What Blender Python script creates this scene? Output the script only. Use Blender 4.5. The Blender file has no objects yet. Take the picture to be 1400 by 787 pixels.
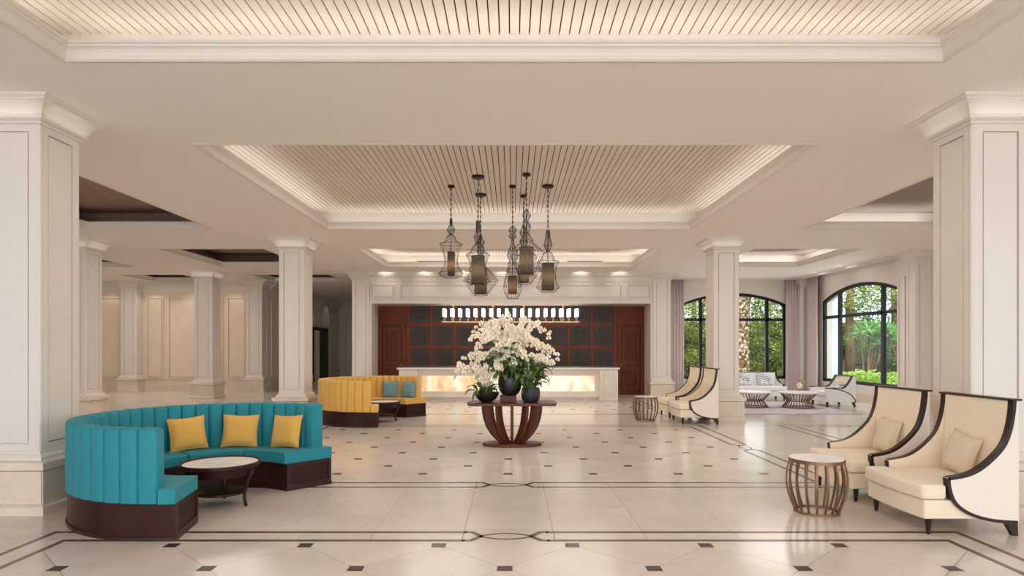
import bpy, math, random
from mathutils import Vector, Matrix
random.seed(7)
R = math.radians
SC = bpy.context.scene
COL = SC.collection

# ------------------------------------------------------------------ camera
H = 1.68
cam_d = bpy.data.cameras.new('camera')
cam = bpy.data.objects.new('camera', cam_d); COL.objects.link(cam)
cam.location = (0, 0, H); cam.rotation_euler = (R(90), 0, 0)
cam_d.sensor_width = 36.0
cam_d.lens = 870 / 1400 * 36
cam_d.shift_x = 0.0
cam_d.shift_y = (475 - 393.5) / 1400
cam_d.clip_start = 0.05; cam_d.clip_end = 300
SC.camera = cam

# ------------------------------------------------------------------ world, sun, exposure
SC.view_settings.view_transform = 'Standard'
SC.view_settings.look = 'None'
SC.view_settings.gamma = 1.0
SC.view_settings.use_curve_mapping = False
SC.view_settings.exposure = -0.06
SC.cycles.use_denoising = True
SC.cycles.max_bounces = 8
SC.cycles.diffuse_bounces = 5
SC.cycles.glossy_bounces = 4
SC.cycles.transparent_max_bounces = 8
SC.cycles.sample_clamp_indirect = 6
world = bpy.data.worlds.new('sky'); SC.world = world
world.use_nodes = True
bg = world.node_tree.nodes['Background']
bg.inputs[0].default_value = (0.80, 0.90, 1.0, 1)
bg.inputs[1].default_value = 3.4
sun_d = bpy.data.lights.new('sun', 'SUN'); sun_d.energy = 8.0; sun_d.angle = R(2); sun_d.color = (1, .95, .86)
sun = bpy.data.objects.new('sun', sun_d); COL.objects.link(sun)
sun.rotation_euler = Vector((.25, .35, -.9)).to_track_quat('-Z', 'Y').to_euler()

def area(name, loc, size, power, direction, color=(1, .86, .70), spread=180):
    d = bpy.data.lights.new(name, 'AREA'); d.shape = 'RECTANGLE'
    d.size, d.size_y = size; d.energy = power; d.color = color; d.spread = R(spread)
    o = bpy.data.objects.new(name, d); COL.objects.link(o); o.location = loc
    z = -Vector(direction).normalized(); ref = Vector((0, 1, 0)) if abs(z.x) > .9 else Vector((1, 0, 0))
    x = (ref - z * ref.dot(z)).normalized(); y = z.cross(x)
    o.rotation_euler = Matrix((x, y, z)).transposed().to_euler()
    return o
WARM = (1.0, .94, .88)
# fill lamps added for general brightness, behind the camera and below the ceilings
area('fill_behind_camera', (0, -5.5, 2.6), (15, 4.2), 285, (0, 1, -.05), (1, .96, .93))
area('fill_front_bay', (-.07, 2.5, 4.5), (6, 4), 90, (0, 0, -1), WARM)
area('fill_centre_bay', (-.07, 10.7, 4.5), (6, 4), 170, (0, 0, -1), WARM)
area('fill_rear_bay', (-.07, 18.0, 4.5), (6, 2.6), 140, (0, 0, -1), WARM)
area('fill_left_bay', (-7.7, 10.7, 4.15), (2, 4), 90, (0, 0, -1), WARM)
area('fill_left_rear', (-7.7, 18.0, 4.15), (2, 3), 70, (0, 0, -1), WARM)
area('fill_left_far', (-12.6, 21.5, 4.15), (3, 3), 90, (0, 0, -1), WARM)
area('fill_corridor', (-7.5, 29.0, 4.15), (1, 5), 7, (0, 0, -1), WARM)
area('fill_right_bay', (7.5, 10.7, 4.15), (2, 4), 90, (0, 0, -1), WARM)
area('fill_right_rear', (7.5, 18.0, 4.15), (2, 3), 80, (0, 0, -1), (1, .95, .93))
area('window_fill_rear', (8.2, 24.9, 1.4), (3.8, 2.4), 60, (0, -1, .22), (.93, .91, 1))  # added fill lamps outside both windows, on top of the sky light
area('window_fill_right', (13.6, 19.4, .9), (3.4, 1.5), 130, (-1, 0, .32), (.93, .91, 1))
def wash(x, y, power=14, color=(1, .93, .84), ang=100, aim=(0, 0, -1)):
    d = bpy.data.lights.new('wall_washer', 'SPOT'); d.energy = power; d.color = color; d.spot_size = R(ang); d.spot_blend = .6; d.shadow_soft_size = .04
    o = bpy.data.objects.new('wall_washer', d); COL.objects.link(o); o.location = (x, y, 4.185)
    o.rotation_euler = Vector(aim).to_track_quat('-Z', 'Y').to_euler()
for x in (-4.2, -2.9, -1.6, -.3, 1.0, 2.3, 3.6): wash(x, 20.95, 7, aim=(0, 1, -.25))
for x in (-15.4, -13.7, -12.2, -10.6): wash(x, 24.05, 18, (1, .89, .77))
for y in (27.0, 29.5, 32.5): wash(-9.1, y, 7)
for y in (19.6, 21.4): wash(10.0, y, 7, (1, .95, .95), aim=(1, 0, -.3))

# ------------------------------------------------------------------ materials
def _nt(name):
    m = bpy.data.materials.new(name); m.use_nodes = True
    nt = m.node_tree; b = nt.nodes['Principled BSDF']
    return m, nt, b
def C4(c): return (c[0], c[1], c[2], 1)
def srgb(r, g, b):
    f = lambda v: ((v / 255 + .055) / 1.055) ** 2.4 if v > 10 else v / 255 / 12.92
    return (f(r), f(g), f(b))
def pm(name, c1, c2=None, scale=8, stretch=(1, 1, 1), rough=.5, metal=0, bump=0, bscale=None, rand=0, sheen=0, spec=.5, detail=4, coat=0):
    """paint, cloth, wood, stone: noise mix of two colours, optional relief and per-piece shade"""
    m, nt, b = _nt(name); N = nt.nodes; L = nt.links
    b.inputs['Roughness'].default_value = rough; b.inputs['Metallic'].default_value = metal
    b.inputs['Specular IOR Level'].default_value = spec
    b.inputs['Sheen Weight'].default_value = sheen; b.inputs['Coat Weight'].default_value = coat
    tc = N.new('ShaderNodeTexCoord'); mp = N.new('ShaderNodeMapping'); mp.inputs['Scale'].default_value = stretch
    L.new(tc.outputs['Object'], mp.inputs['Vector'])
    nz = N.new('ShaderNodeTexNoise'); nz.inputs['Scale'].default_value = scale; nz.inputs['Detail'].default_value = detail
    L.new(mp.outputs['Vector'], nz.inputs['Vector'])
    mx = N.new('ShaderNodeMix'); mx.data_type = 'RGBA'
    mx.inputs['A'].default_value = C4(c1); mx.inputs['B'].default_value = C4(c2 or c1)
    rp = N.new('ShaderNodeMapRange'); rp.inputs['From Min'].default_value = .3; rp.inputs['From Max'].default_value = .7
    L.new(nz.outputs['Fac'], rp.inputs['Value']); L.new(rp.outputs['Result'], mx.inputs['Factor'])
    out = mx.outputs['Result']
    if rand:
        oi = N.new('ShaderNodeObjectInfo'); hs = N.new('ShaderNodeHueSaturation')
        mr = N.new('ShaderNodeMapRange'); mr.inputs['To Min'].default_value = 1 - rand; mr.inputs['To Max'].default_value = 1 + rand
        L.new(oi.outputs['Random'], mr.inputs['Value']); L.new(mr.outputs['Result'], hs.inputs['Value'])
        L.new(out, hs.inputs['Color']); out = hs.outputs['Color']
    L.new(out, b.inputs['Base Color'])
    if bump:
        bp = N.new('ShaderNodeBump'); bp.inputs['Strength'].default_value = bump; bp.inputs['Distance'].default_value = .01
        n2 = N.new('ShaderNodeTexNoise'); n2.inputs['Scale'].default_value = bscale or scale * 3; n2.inputs['Detail'].default_value = 3
        L.new(mp.outputs['Vector'], n2.inputs['Vector']); L.new(n2.outputs['Fac'], bp.inputs['Height'])
        L.new(bp.outputs['Normal'], b.inputs['Normal'])
    return m
def emis(name, c, s):
    m, nt, b = _nt(name)
    b.inputs['Base Color'].default_value = C4(c)
    b.inputs['Emission Color'].default_value = C4(c); b.inputs['Emission Strength'].default_value = s
    return m
def marble(name, base, cloud, vein, scale=1.2, rough=.15, rand=.04, obj=True):
    m, nt, b = _nt(name); N = nt.nodes; L = nt.links
    b.inputs['Roughness'].default_value = rough
    geo = N.new('ShaderNodeNewGeometry')
    nz = N.new('ShaderNodeTexNoise'); nz.inputs['Scale'].default_value = scale; nz.inputs['Detail'].default_value = 8; nz.inputs['Roughness'].default_value = .6
    oi = N.new('ShaderNodeObjectInfo'); ad = N.new('ShaderNodeVectorMath'); ad.operation = 'MULTIPLY_ADD'
    ad.inputs[1].default_value = (17, 23, 5)
    cx = N.new('ShaderNodeCombineXYZ')
    for k in 'XYZ': L.new(oi.outputs['Random'], cx.inputs[k])
    L.new(cx.outputs[0], ad.inputs[0]); L.new(geo.outputs['Position'], ad.inputs[2])
    L.new(ad.outputs[0], nz.inputs['Vector'])
    cr = N.new('ShaderNodeValToRGB'); e = cr.color_ramp.elements
    e[0].position = .35; e[0].color = C4(cloud); e[1].position = .62; e[1].color = C4(base)
    L.new(nz.outputs['Fac'], cr.inputs['Fac'])
    n2 = N.new('ShaderNodeTexNoise'); n2.inputs['Scale'].default_value = scale * 2.2; n2.inputs['Detail'].default_value = 6; n2.inputs['Distortion'].default_value = .6
    L.new(ad.outputs[0], n2.inputs['Vector'])
    c2 = N.new('ShaderNodeValToRGB'); e = c2.color_ramp.elements
    e[0].position = .485; e[0].color = (0, 0, 0, 1); e[1].position = .5; e[1].color = (1, 1, 1, 1)
    x = e.new(.515); x.color = (0, 0, 0, 1)
    L.new(n2.outputs['Fac'], c2.inputs['Fac'])
    ml = N.new('ShaderNodeMath'); ml.operation = 'MULTIPLY'; ml.inputs[1].default_value = .22
    L.new(c2.outputs['Color'], ml.inputs[0])
    mx = N.new('ShaderNodeMix'); mx.data_type = 'RGBA'; mx.inputs['B'].default_value = C4(vein)
    L.new(ml.outputs[0], mx.inputs['Factor']); L.new(cr.outputs['Color'], mx.inputs['A'])
    hs = N.new('ShaderNodeHueSaturation'); mr = N.new('ShaderNodeMapRange')
    mr.inputs['To Min'].default_value = 1 - rand; mr.inputs['To Max'].default_value = 1 + rand
    L.new(oi.outputs['Random'], mr.inputs['Value']); L.new(mr.outputs['Result'], hs.inputs['Value'])
    L.new(mx.outputs['Result'], hs.inputs['Color']); L.new(hs.outputs['Color'], b.inputs['Base Color'])
    return m
def leafmat(name, c1, c2, trans=.25):
    m, nt, b = _nt(name); N = nt.nodes; L = nt.links
    g = N.new('ShaderNodeNewGeometry'); mx = N.new('ShaderNodeMix'); mx.data_type = 'RGBA'
    mx.inputs['A'].default_value = C4(c1); mx.inputs['B'].default_value = C4(c2)
    L.new(g.outputs['Random Per Island'], mx.inputs['Factor']); L.new(mx.outputs['Result'], b.inputs['Base Color'])
    b.inputs['Roughness'].default_value = .5
    tr = N.new('ShaderNodeBsdfTranslucent'); L.new(mx.outputs['Result'], tr.inputs['Color'])
    ms = N.new('ShaderNodeMixShader'); ms.inputs['Fac'].default_value = trans
    L.new(b.outputs[0], ms.inputs[1]); L.new(tr.outputs[0], ms.inputs[2])
    L.new(ms.outputs[0], N['Material Output'].inputs['Surface'])
    return m
def shademat(name, c, glow, gs):
    """thin cloth lamp shade, lets light through"""
    m, nt, b = _nt(name); N = nt.nodes; L = nt.links
    tc = N.new('ShaderNodeTexCoord'); wv = N.new('ShaderNodeTexWave'); wv.inputs['Scale'].default_value = 22; wv.bands_direction = 'X'
    L.new(tc.outputs['Object'], wv.inputs['Vector'])
    mx = N.new('ShaderNodeMix'); mx.data_type = 'RGBA'; mx.inputs['A'].default_value = C4([v * .75 for v in c]); mx.inputs['B'].default_value = C4(c)
    L.new(wv.outputs['Fac'], mx.inputs['Factor']); L.new(mx.outputs['Result'], b.inputs['Base Color'])
    b.inputs['Roughness'].default_value = .8
    tr = N.new('ShaderNodeBsdfTranslucent'); tr.inputs['Color'].default_value = C4(glow)
    ms = N.new('ShaderNodeMixShader'); ms.inputs['Fac'].default_value = gs
    L.new(b.outputs[0], ms.inputs[1]); L.new(tr.outputs[0], ms.inputs[2])
    L.new(ms.outputs[0], N['Material Output'].inputs['Surface'])
    return m
def glassmat(name):
    m, nt, b = _nt(name); N = nt.nodes; L = nt.links
    t = N.new('ShaderNodeBsdfTransparent'); t.inputs['Color'].default_value = (.95, .98, .96, 1)
    g = N.new('ShaderNodeBsdfGlossy'); g.inputs['Roughness'].default_value = .02
    f = N.new('ShaderNodeLayerWeight'); f.inputs['Blend'].default_value = .5
    pw = N.new('ShaderNodeMath'); pw.operation = 'POWER'; pw.inputs[1].default_value = 5; L.new(f.outputs['Facing'], pw.inputs[0])
    ma = N.new('ShaderNodeMath'); ma.operation = 'MULTIPLY_ADD'; ma.inputs[1].default_value = .18; ma.inputs[2].default_value = .004; L.new(pw.outputs[0], ma.inputs[0])
    ms = N.new('ShaderNodeMixShader'); L.new(ma.outputs[0], ms.inputs['Fac'])
    L.new(t.outputs[0], ms.inputs[1]); L.new(g.outputs[0], ms.inputs[2])
    L.new(ms.outputs[0], N['Material Output'].inputs['Surface'])
    return m
def onyxmat(name):
    m, nt, b = _nt(name); N = nt.nodes; L = nt.links
    geo = N.new('ShaderNodeNewGeometry'); oi = N.new('ShaderNodeObjectInfo')
    ad = N.new('ShaderNodeVectorMath'); ad.operation = 'MULTIPLY_ADD'; ad.inputs[1].default_value = (7, 3, 5)
    cx = N.new('ShaderNodeCombineXYZ')
    for k in 'XYZ': L.new(oi.outputs['Random'], cx.inputs[k])
    L.new(cx.outputs[0], ad.inputs[0]); L.new(geo.outputs['Position'], ad.inputs[2])
    mp = N.new('ShaderNodeMapping'); mp.inputs['Rotation'].default_value = (0, R(25), 0); mp.inputs['Scale'].default_value = (1.2, 1, .6)
    L.new(ad.outputs[0], mp.inputs['Vector'])
    nz = N.new('ShaderNodeTexNoise'); nz.inputs['Scale'].default_value = 1.3; nz.inputs['Detail'].default_value = 6; nz.inputs['Distortion'].default_value = 1.2
    L.new(mp.outputs[0], nz.inputs['Vector'])
    cr = N.new('ShaderNodeValToRGB'); e = cr.color_ramp.elements
    e[0].position = .32; e[0].color = C4(srgb(232, 172, 108)); e[1].position = .66; e[1].color = C4(srgb(252, 240, 214))
    x = e.new(.47); x.color = C4(srgb(246, 214, 166)); x = e.new(.54); x.color = C4(srgb(252, 236, 206))
    L.new(nz.outputs['Fac'], cr.inputs['Fac'])
    b.inputs['Base Color'].default_value = (.12, .10, .08, 1); L.new(cr.outputs[0], b.inputs['Emission Color'])
    b.inputs['Emission Strength'].default_value = 1.1; b.inputs['Roughness'].default_value = .2
    return m

M = {}
M['ceil'] = pm('ceiling_paint', srgb(238, 229, 221), srgb(236, 227, 219), 3, rough=.9)
M['paint'] = pm('white_paint', srgb(221, 211, 200), srgb(218, 208, 197), 3, rough=.45)
M['tan_paint'] = pm('tan_wall_paint', srgb(220, 201, 178), srgb(216, 197, 174), 3, rough=.5)
M['plank'] = pm('cream_plank', srgb(228, 216, 202), srgb(222, 209, 194), 6, (1, .1, 1), rough=.6, rand=.03)
M['groove'] = pm('dark_groove', srgb(54, 38, 28), rough=.9)
M['brown_plank'] = pm('brown_plank', srgb(158, 126, 110), srgb(132, 102, 88), 6, (6, .3, 1), rough=.7)
M['grey_plank'] = pm('grey_brown_plank', srgb(160, 146, 138), srgb(136, 122, 114), 6, (6, .3, 1), rough=.7)
M['tile'] = marble('cream_marble_tile', srgb(216, 205, 194), srgb(207, 194, 181), srgb(182, 162, 146), 1.4, rough=.17, rand=.03)
M['grout'] = pm('grout', srgb(120, 102, 88), rough=.8)
M['cab'] = marble('dark_brown_marble', srgb(56, 44, 38), srgb(40, 32, 28), srgb(130, 112, 98), 9, rough=.25, rand=.25)
M['strip'] = marble('brown_marble_strip', srgb(98, 75, 62), srgb(72, 54, 45), srgb(180, 160, 140), 14, rough=.25, rand=.05)
M['beige_marble'] = marble('beige_marble', srgb(220, 205, 186), srgb(208, 190, 168), srgb(176, 152, 128), 2.2, rough=.25, rand=.03)
M['desk_marble'] = marble('pale_desk_marble', srgb(232, 221, 208), srgb(222, 209, 194), srgb(196, 176, 156), 2.2, rough=.25, rand=.02)
M['white_marble'] = marble('white_marble', srgb(246, 243, 240), srgb(236, 231, 226), srgb(200, 192, 186), 5, rough=.3)
M['mahogany'] = pm('mahogany_wood', srgb(130, 62, 28), srgb(102, 46, 18), 5, (8, 8, .6), rough=.5, spec=.3)
M['mahogany_dark'] = pm('dark_mahogany', srgb(100, 44, 17), srgb(78, 32, 11), 5, (8, 8, .6), rough=.5, spec=.3)
M['dark_panel'] = pm('charcoal_panel', srgb(66, 54, 50), srgb(56, 45, 42), 14, rough=.55, bump=.3)
M['walnut'] = pm('red_walnut', srgb(106, 56, 36), srgb(82, 41, 26), 6, (1, 1, .15), rough=.45, spec=.3)
M['walnut_top'] = pm('dark_walnut_top', srgb(100, 56, 40), srgb(80, 43, 31), 6, (.15, 1, 1), rough=.35, spec=.3)
M['espresso'] = pm('espresso_wood', srgb(58, 27, 19), srgb(42, 19, 13), 6, (1, 1, .2), rough=.42, spec=.2)
M['espresso_leg'] = pm('espresso_trim', srgb(50, 28, 21), srgb(40, 22, 16), 8, rough=.35, spec=.3)
M['teal'] = pm('teal_fabric', srgb(28, 135, 147), srgb(22, 124, 137), 60, rough=.75, bump=.15, bscale=220, sheen=.04)
M['mustard'] = pm('mustard_fabric', srgb(224, 176, 88), srgb(212, 162, 74), 60, rough=.8, bump=.15, bscale=220, sheen=.2)
M['yellow'] = pm('golden_cushion_fabric', srgb(228, 178, 88), srgb(218, 166, 74), 80, rough=.85, bump=.3, bscale=260, sheen=.2)
M['bluegrey'] = pm('grey_blue_cushion_fabric', srgb(120, 156, 162), srgb(104, 140, 148), 60, rough=.85, bump=.2, bscale=220)
M['cream'] = pm('cream_upholstery', srgb(238, 221, 195), srgb(232, 214, 187), 50, rough=.75, bump=.1, bscale=220, sheen=.2)
M['cream_side'] = pm('pale_upholstery', srgb(234, 222, 208), srgb(230, 217, 202), 50, rough=.75, bump=.1, bscale=220, sheen=.2)
M['tan'] = pm('tan_cushion_fabric', srgb(220, 204, 176), srgb(211, 194, 165), 60, rough=.85, bump=.2, bscale=220)
M['white_fabric'] = pm('white_upholstery', srgb(238, 234, 232), srgb(232, 228, 227), 50, rough=.8, bump=.1, bscale=220)
M['bronze'] = pm('bronze_metal', srgb(142, 112, 82), srgb(120, 92, 66), 14, rough=.4, metal=.65)
M['brown_rod'] = pm('copper_brown_rod', srgb(140, 100, 72), srgb(116, 80, 56), 14, rough=.4, metal=.5)
M['brass'] = pm('pale_brass', srgb(216, 190, 150), srgb(200, 172, 130), 10, rough=.3, metal=.6)
M['black_pot'] = pm('black_ceramic', srgb(34, 33, 34), srgb(28, 27, 28), 10, rough=.35)
M['grey_pot'] = pm('charcoal_ceramic', srgb(52, 50, 52), srgb(42, 40, 42), 10, rough=.5)
M['black_frame'] = pm('black_window_frame', srgb(36, 34, 34), srgb(30, 28, 28), 8, rough=.5, spec=.25)
M['dark_wire'] = pm('dark_wire', srgb(44, 36, 32), srgb(36, 30, 26), 20, rough=.5, metal=.4)
M['glass'] = glassmat('window_glass')
M['onyx'] = onyxmat('lit_onyx')
M['bulb'] = emis('lamp_glow', (1, .95, .92), 2.6)
M['warm_bulb'] = emis('warm_bulb', (1, .74, .45), 5)
M['shade'] = shademat('grey_gauze_shade', srgb(36, 31, 27), (.82, .70, .52), .12)
M['shade_red'] = shademat('brown_gauze_shade', srgb(38, 29, 25), (.8, .56, .40), .09)
M['curtain'] = pm('mauve_curtain', srgb(220, 203, 200), srgb(210, 192, 190), 30, (1, 1, .1), rough=.85, sheen=.2)
M['petal'] = leafmat('white_petal', srgb(252, 246, 234), srgb(244, 234, 216), .2)
M['petal_c'] = pm('yellow_lip', srgb(226, 190, 110), rough=.6)
M['orchid_leaf'] = leafmat('dark_green_leaf', srgb(62, 92, 40), srgb(96, 122, 60), .15)
M['stem'] = pm('green_stem', srgb(96, 104, 52), rough=.6)
M['tree_leaf'] = leafmat('tree_leaf', srgb(104, 124, 58), srgb(184, 192, 104), .35)
M['dark_leaf'] = leafmat('dark_tree_leaf', srgb(62, 82, 46), srgb(112, 130, 70), .3)
M['bright_leaf'] = leafmat('bright_hedge_leaf', srgb(130, 170, 66), srgb(196, 218, 112), .35)
M['strap_leaf'] = leafmat('strap_leaf', srgb(84, 136, 70), srgb(150, 190, 110), .3)
M['trunk'] = pm('brown_bark', srgb(130, 100, 70), srgb(92, 68, 48), 6, (2, 2, .4), rough=.9, bump=.5)
M['palm_bark'] = pm('pale_palm_bark', srgb(224, 206, 184), srgb(128, 94, 66), 7, (1, 1, 1.3), rough=.9, bump=.6, detail=1)
M['soil'] = pm('garden_soil', srgb(104, 92, 62), srgb(84, 88, 46), 1.5, rough=.95)
M['garden_wall'] = pm('garden_wall', srgb(104, 92, 72), srgb(84, 78, 58), 2, rough=.9)
M['ext_wall'] = pm('pale_exterior_wall', srgb(226, 230, 232), srgb(218, 224, 228), 2, rough=.8)
M['rug'] = pm('lilac_rug_pile', srgb(206, 196, 202), srgb(178, 168, 178), 5, (1, 2.5, 1), rough=.95, bump=.3, bscale=300)
M['dark'] = pm('dark_void', srgb(40, 34, 30), rough=.9)
M['stripe'] = None
def stripemat():
    m, nt, b = _nt('brushstroke_cushion_fabric'); N = nt.nodes; L = nt.links
    tc = N.new('ShaderNodeTexCoord'); mp = N.new('ShaderNodeMapping'); mp.inputs['Scale'].default_value = (3, 3, 20)
    L.new(tc.outputs['Object'], mp.inputs['Vector'])
    nz = N.new('ShaderNodeTexNoise'); nz.inputs['Scale'].default_value = 2.4; nz.inputs['Detail'].default_value = 2
    L.new(mp.outputs[0], nz.inputs['Vector'])
    cr = N.new('ShaderNodeValToRGB'); cr.color_ramp.interpolation = 'CONSTANT'; e = cr.color_ramp.elements
    e[0].color = C4(srgb(70, 84, 112)); e[1].position = .44; e[1].color = C4(srgb(234, 230, 226))
    x = e.new(.6); x.color = C4(srgb(150, 164, 182))
    L.new(nz.outputs['Fac'], cr.inputs['Fac']); L.new(cr.outputs[0], b.inputs['Base Color'])
    b.inputs['Roughness'].default_value = .85
    return m
M['stripe'] = stripemat()

# ------------------------------------------------------------------ mesh helpers
class MB:
    def __init__(s): s.v = []; s.f = []; s.mi = []; s.cur = 0
    def face(s, idx): s.f.append(tuple(idx)); s.mi.append(s.cur)
    def quad(s, a, b, c, d):
        n = len(s.v); s.v += [tuple(a), tuple(b), tuple(c), tuple(d)]; s.face((n, n + 1, n + 2, n + 3)); return s
    def box(s, x0, x1, y0, y1, z0, z1):
        n = len(s.v)
        s.v += [(x0, y0, z0), (x1, y0, z0), (x1, y1, z0), (x0, y1, z0), (x0, y0, z1), (x1, y0, z1), (x1, y1, z1), (x0, y1, z1)]
        for q in ((3, 2, 1, 0), (4, 5, 6, 7), (0, 1, 5, 4), (1, 2, 6, 5), (2, 3, 7, 6), (3, 0, 4, 7)): s.face([n + i for i in q])
        return s
    def prism(s, pts, axis, a0, a1):
        """polygon pts (2D) extruded along axis 'x','y','z' from a0 to a1 (ccw pts give outward faces for z)"""
        def P(p, a):
            return {'z': (p[0], p[1], a), 'y': (p[0], a, p[1]), 'x': (a, p[0], p[1])}[axis]
        n = len(s.v); k = len(pts)
        s.v += [P(p, a0) for p in pts] + [P(p, a1) for p in pts]
        s.face([n + i for i in range(k)][::-1]); s.face([n + k + i for i in range(k)])
        for i in range(k):
            j = (i + 1) % k; s.face((n + i, n + j, n + k + j, n + k + i))
        return s
    def lathe(s, prof, seg=24, c=(0, 0), sx=1, sy=1, a0=0, a1=360, cap=False):
        n = len(s.v); full = abs(a1 - a0 - 360) < 1e-6; m = seg if full else seg + 1
        for r, z in prof:
            for i in range(m):
                a = R(a0 + (a1 - a0) * i / seg); s.v.append((c[0] + r * math.cos(a) * sx, c[1] + r * math.sin(a) * sy, z))
        for j in range(len(prof) - 1):
            for i in range(seg):
                k = (i + 1) % m
                s.face((n + j * m + i, n + j * m + k, n + (j + 1) * m + k, n + (j + 1) * m + i))
        if cap and full:
            s.face([n + i for i in range(m)][::-1]); s.face([n + (len(prof) - 1) * m + i for i in range(m)])
        return s
    def tube(s, pts, r, seg=6, cap=True):
        pts = [Vector(p) for p in pts]; n = len(s.v); rr = r if isinstance(r, (list, tuple)) else [r] * len(pts)
        prev = None
        for i, p in enumerate(pts):
            t = (pts[min(i + 1, len(pts) - 1)] - pts[max(i - 1, 0)]).normalized()
            if prev is None:
                u = t.cross(Vector((0, 0, 1))) if abs(t.z) < .95 else t.cross(Vector((1, 0, 0)))
            else: u = prev - t * prev.dot(t)
            u.normalize(); prev = u; w = t.cross(u)
            for k in range(seg):
                a = 2 * math.pi * k / seg; q = p + (u * math.cos(a) + w * math.sin(a)) * rr[i]; s.v.append(tuple(q))
        for i in range(len(pts) - 1):
            for k in range(seg):
                l = (k + 1) % seg; s.face((n + i * seg + k, n + i * seg + l, n + (i + 1) * seg + l, n + (i + 1) * seg + k))
        if cap:
            s.face([n + k for k in range(seg)][::-1]); s.face([n + (len(pts) - 1) * seg + k for k in range(seg)])
        return s
    def ringsweep(s, prof, x0, x1, y0, y1, sign=1):
        """profile (d, z) swept round a rectangle, mitred; d grows outwards (sign=1) or inwards (sign=-1)"""
        n = len(s.v); k = len(prof)
        for d, z in prof:
            d *= sign; s.v += [(x0 - d, y0 - d, z), (x1 + d, y0 - d, z), (x1 + d, y1 + d, z), (x0 - d, y1 + d, z)]
        for j in range(k - 1):
            for i in range(4):
                l = (i + 1) % 4; q = (n + j * 4 + i, n + j * 4 + l, n + (j + 1) * 4 + l, n + (j + 1) * 4 + i)
                s.face(q if sign > 0 else q[::-1])
        return s
    def ribbon(s, pts, w, z0, z1):
        """flat band of width w along 2D polyline"""
        n = len(s.v); k = len(pts); L_, R_ = [], []
        for i in range(k):
            a = Vector(pts[max(i - 1, 0)]); b = Vector(pts[min(i + 1, k - 1)]); t = (b - a).normalized(); nn = Vector((-t.y, t.x)) * w / 2
            p = Vector(pts[i]); L_.append(p + nn); R_.append(p - nn)
        for z in (z0, z1):
            for p in L_: s.v.append((p.x, p.y, z))
            for p in R_: s.v.append((p.x, p.y, z))
        for i in range(k - 1):
            a, b, c, d = n + 2 * k + i, n + 2 * k + i + 1, n + 3 * k + i, n + 3 * k + i + 1
            s.face((c, d, b, a))
        return s
    def add(s, o, mat=None):
        n = len(s.v); s.v += [tuple(mat @ Vector(p)) if mat else p for p in o.v]
        s.f += [tuple(n + i for i in q) for q in o.f]; s.mi += [i + s.cur for i in o.mi] if s.cur else list(o.mi)
        return s
    def mesh(s, name, mats, smooth=False):
        me = bpy.data.meshes.new(name); me.from_pydata(s.v, [], s.f)
        mats = mats if isinstance(mats, (list, tuple)) else [mats]
        for m in mats: me.materials.append(m)
        if len(mats) > 1: me.polygons.foreach_set('material_index', s.mi)
        if smooth: me.polygons.foreach_set('use_smooth', [True] * len(me.polygons))
        me.update(); return me
    def build(s, name, mats, parent=None, smooth=False, bevel=0, seg=2, angle=40, loc=None, rot=None, autos=None, kind=None, label=None):
        return link(name, s.mesh(name, mats, smooth), parent, bevel, seg, angle, loc, rot, autos, kind, label)
def link(name, me, parent=None, bevel=0, seg=2, angle=40, loc=None, rot=None, autos=None, kind=None, label=None):
    o = bpy.data.objects.new(name, me); COL.objects.link(o)
    if parent: o.parent = parent
    if loc: o.location = loc
    if rot: o.rotation_euler = rot
    if bevel:
        b = o.modifiers.new('bevel', 'BEVEL'); b.width = bevel; b.segments = seg; b.limit_method = 'ANGLE'; b.angle_limit = R(angle)
    if autos is not None:
        for p in me.polygons: p.use_smooth = True
        me.set_sharp_from_angle(angle=R(autos))
    if kind: o['kind'] = kind
    if label: o['label'] = label
    return o
def thing(name, label, cat, loc=(0, 0, 0), rz=0, group=None):
    o = bpy.data.objects.new(name, None); COL.objects.link(o); o.empty_display_size = .1
    o.location = loc; o.rotation_euler = (0, 0, rz); o['label'] = label; o['category'] = cat
    if group: o['group'] = group
    return o
def tag(o, label, cat, group=None):
    o['label'] = label; o['category'] = cat
    if group: o['group'] = group
    return o
def struct(name, mb=None, m=None, parent=None, **k):
    if mb is None:
        o = bpy.data.objects.new(name, None); COL.objects.link(o); o['kind'] = 'structure'; return o
    o = mb.build(name, m, parent, **k)
    if not parent: o['kind'] = 'structure'
    return o
def copy_tree(o, parent=None):
    c = o.copy(); COL.objects.link(c)
    if parent: c.parent = parent
    for ch in list(o.children): copy_tree(ch, c)
    return c
def clip(poly, x0, x1, y0, y1):
    def cut(p, f, inter):
        out = []
        for i in range(len(p)):
            a, b = p[i - 1], p[i]
            if f(b):
                if not f(a): out.append(inter(a, b))
                out.append(b)
            elif f(a): out.append(inter(a, b))
        return out
    def ix(v): return lambda a, b: (v, a[1] + (b[1] - a[1]) * (v - a[0]) / (b[0] - a[0]))
    def iy(v): return lambda a, b: (a[0] + (b[0] - a[0]) * (v - a[1]) / (b[1] - a[1]), v)
    for f, g in ((lambda p: p[0] >= x0, ix(x0)), (lambda p: p[0] <= x1, ix(x1)), (lambda p: p[1] >= y0, iy(y0)), (lambda p: p[1] <= y1, iy(y1))):
        poly = cut(poly, f, g)
        if len(poly) < 3: return None
    return poly
def parea(p): return abs(sum(p[i - 1][0] * p[i][1] - p[i][0] * p[i - 1][1] for i in range(len(p)))) / 2

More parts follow.
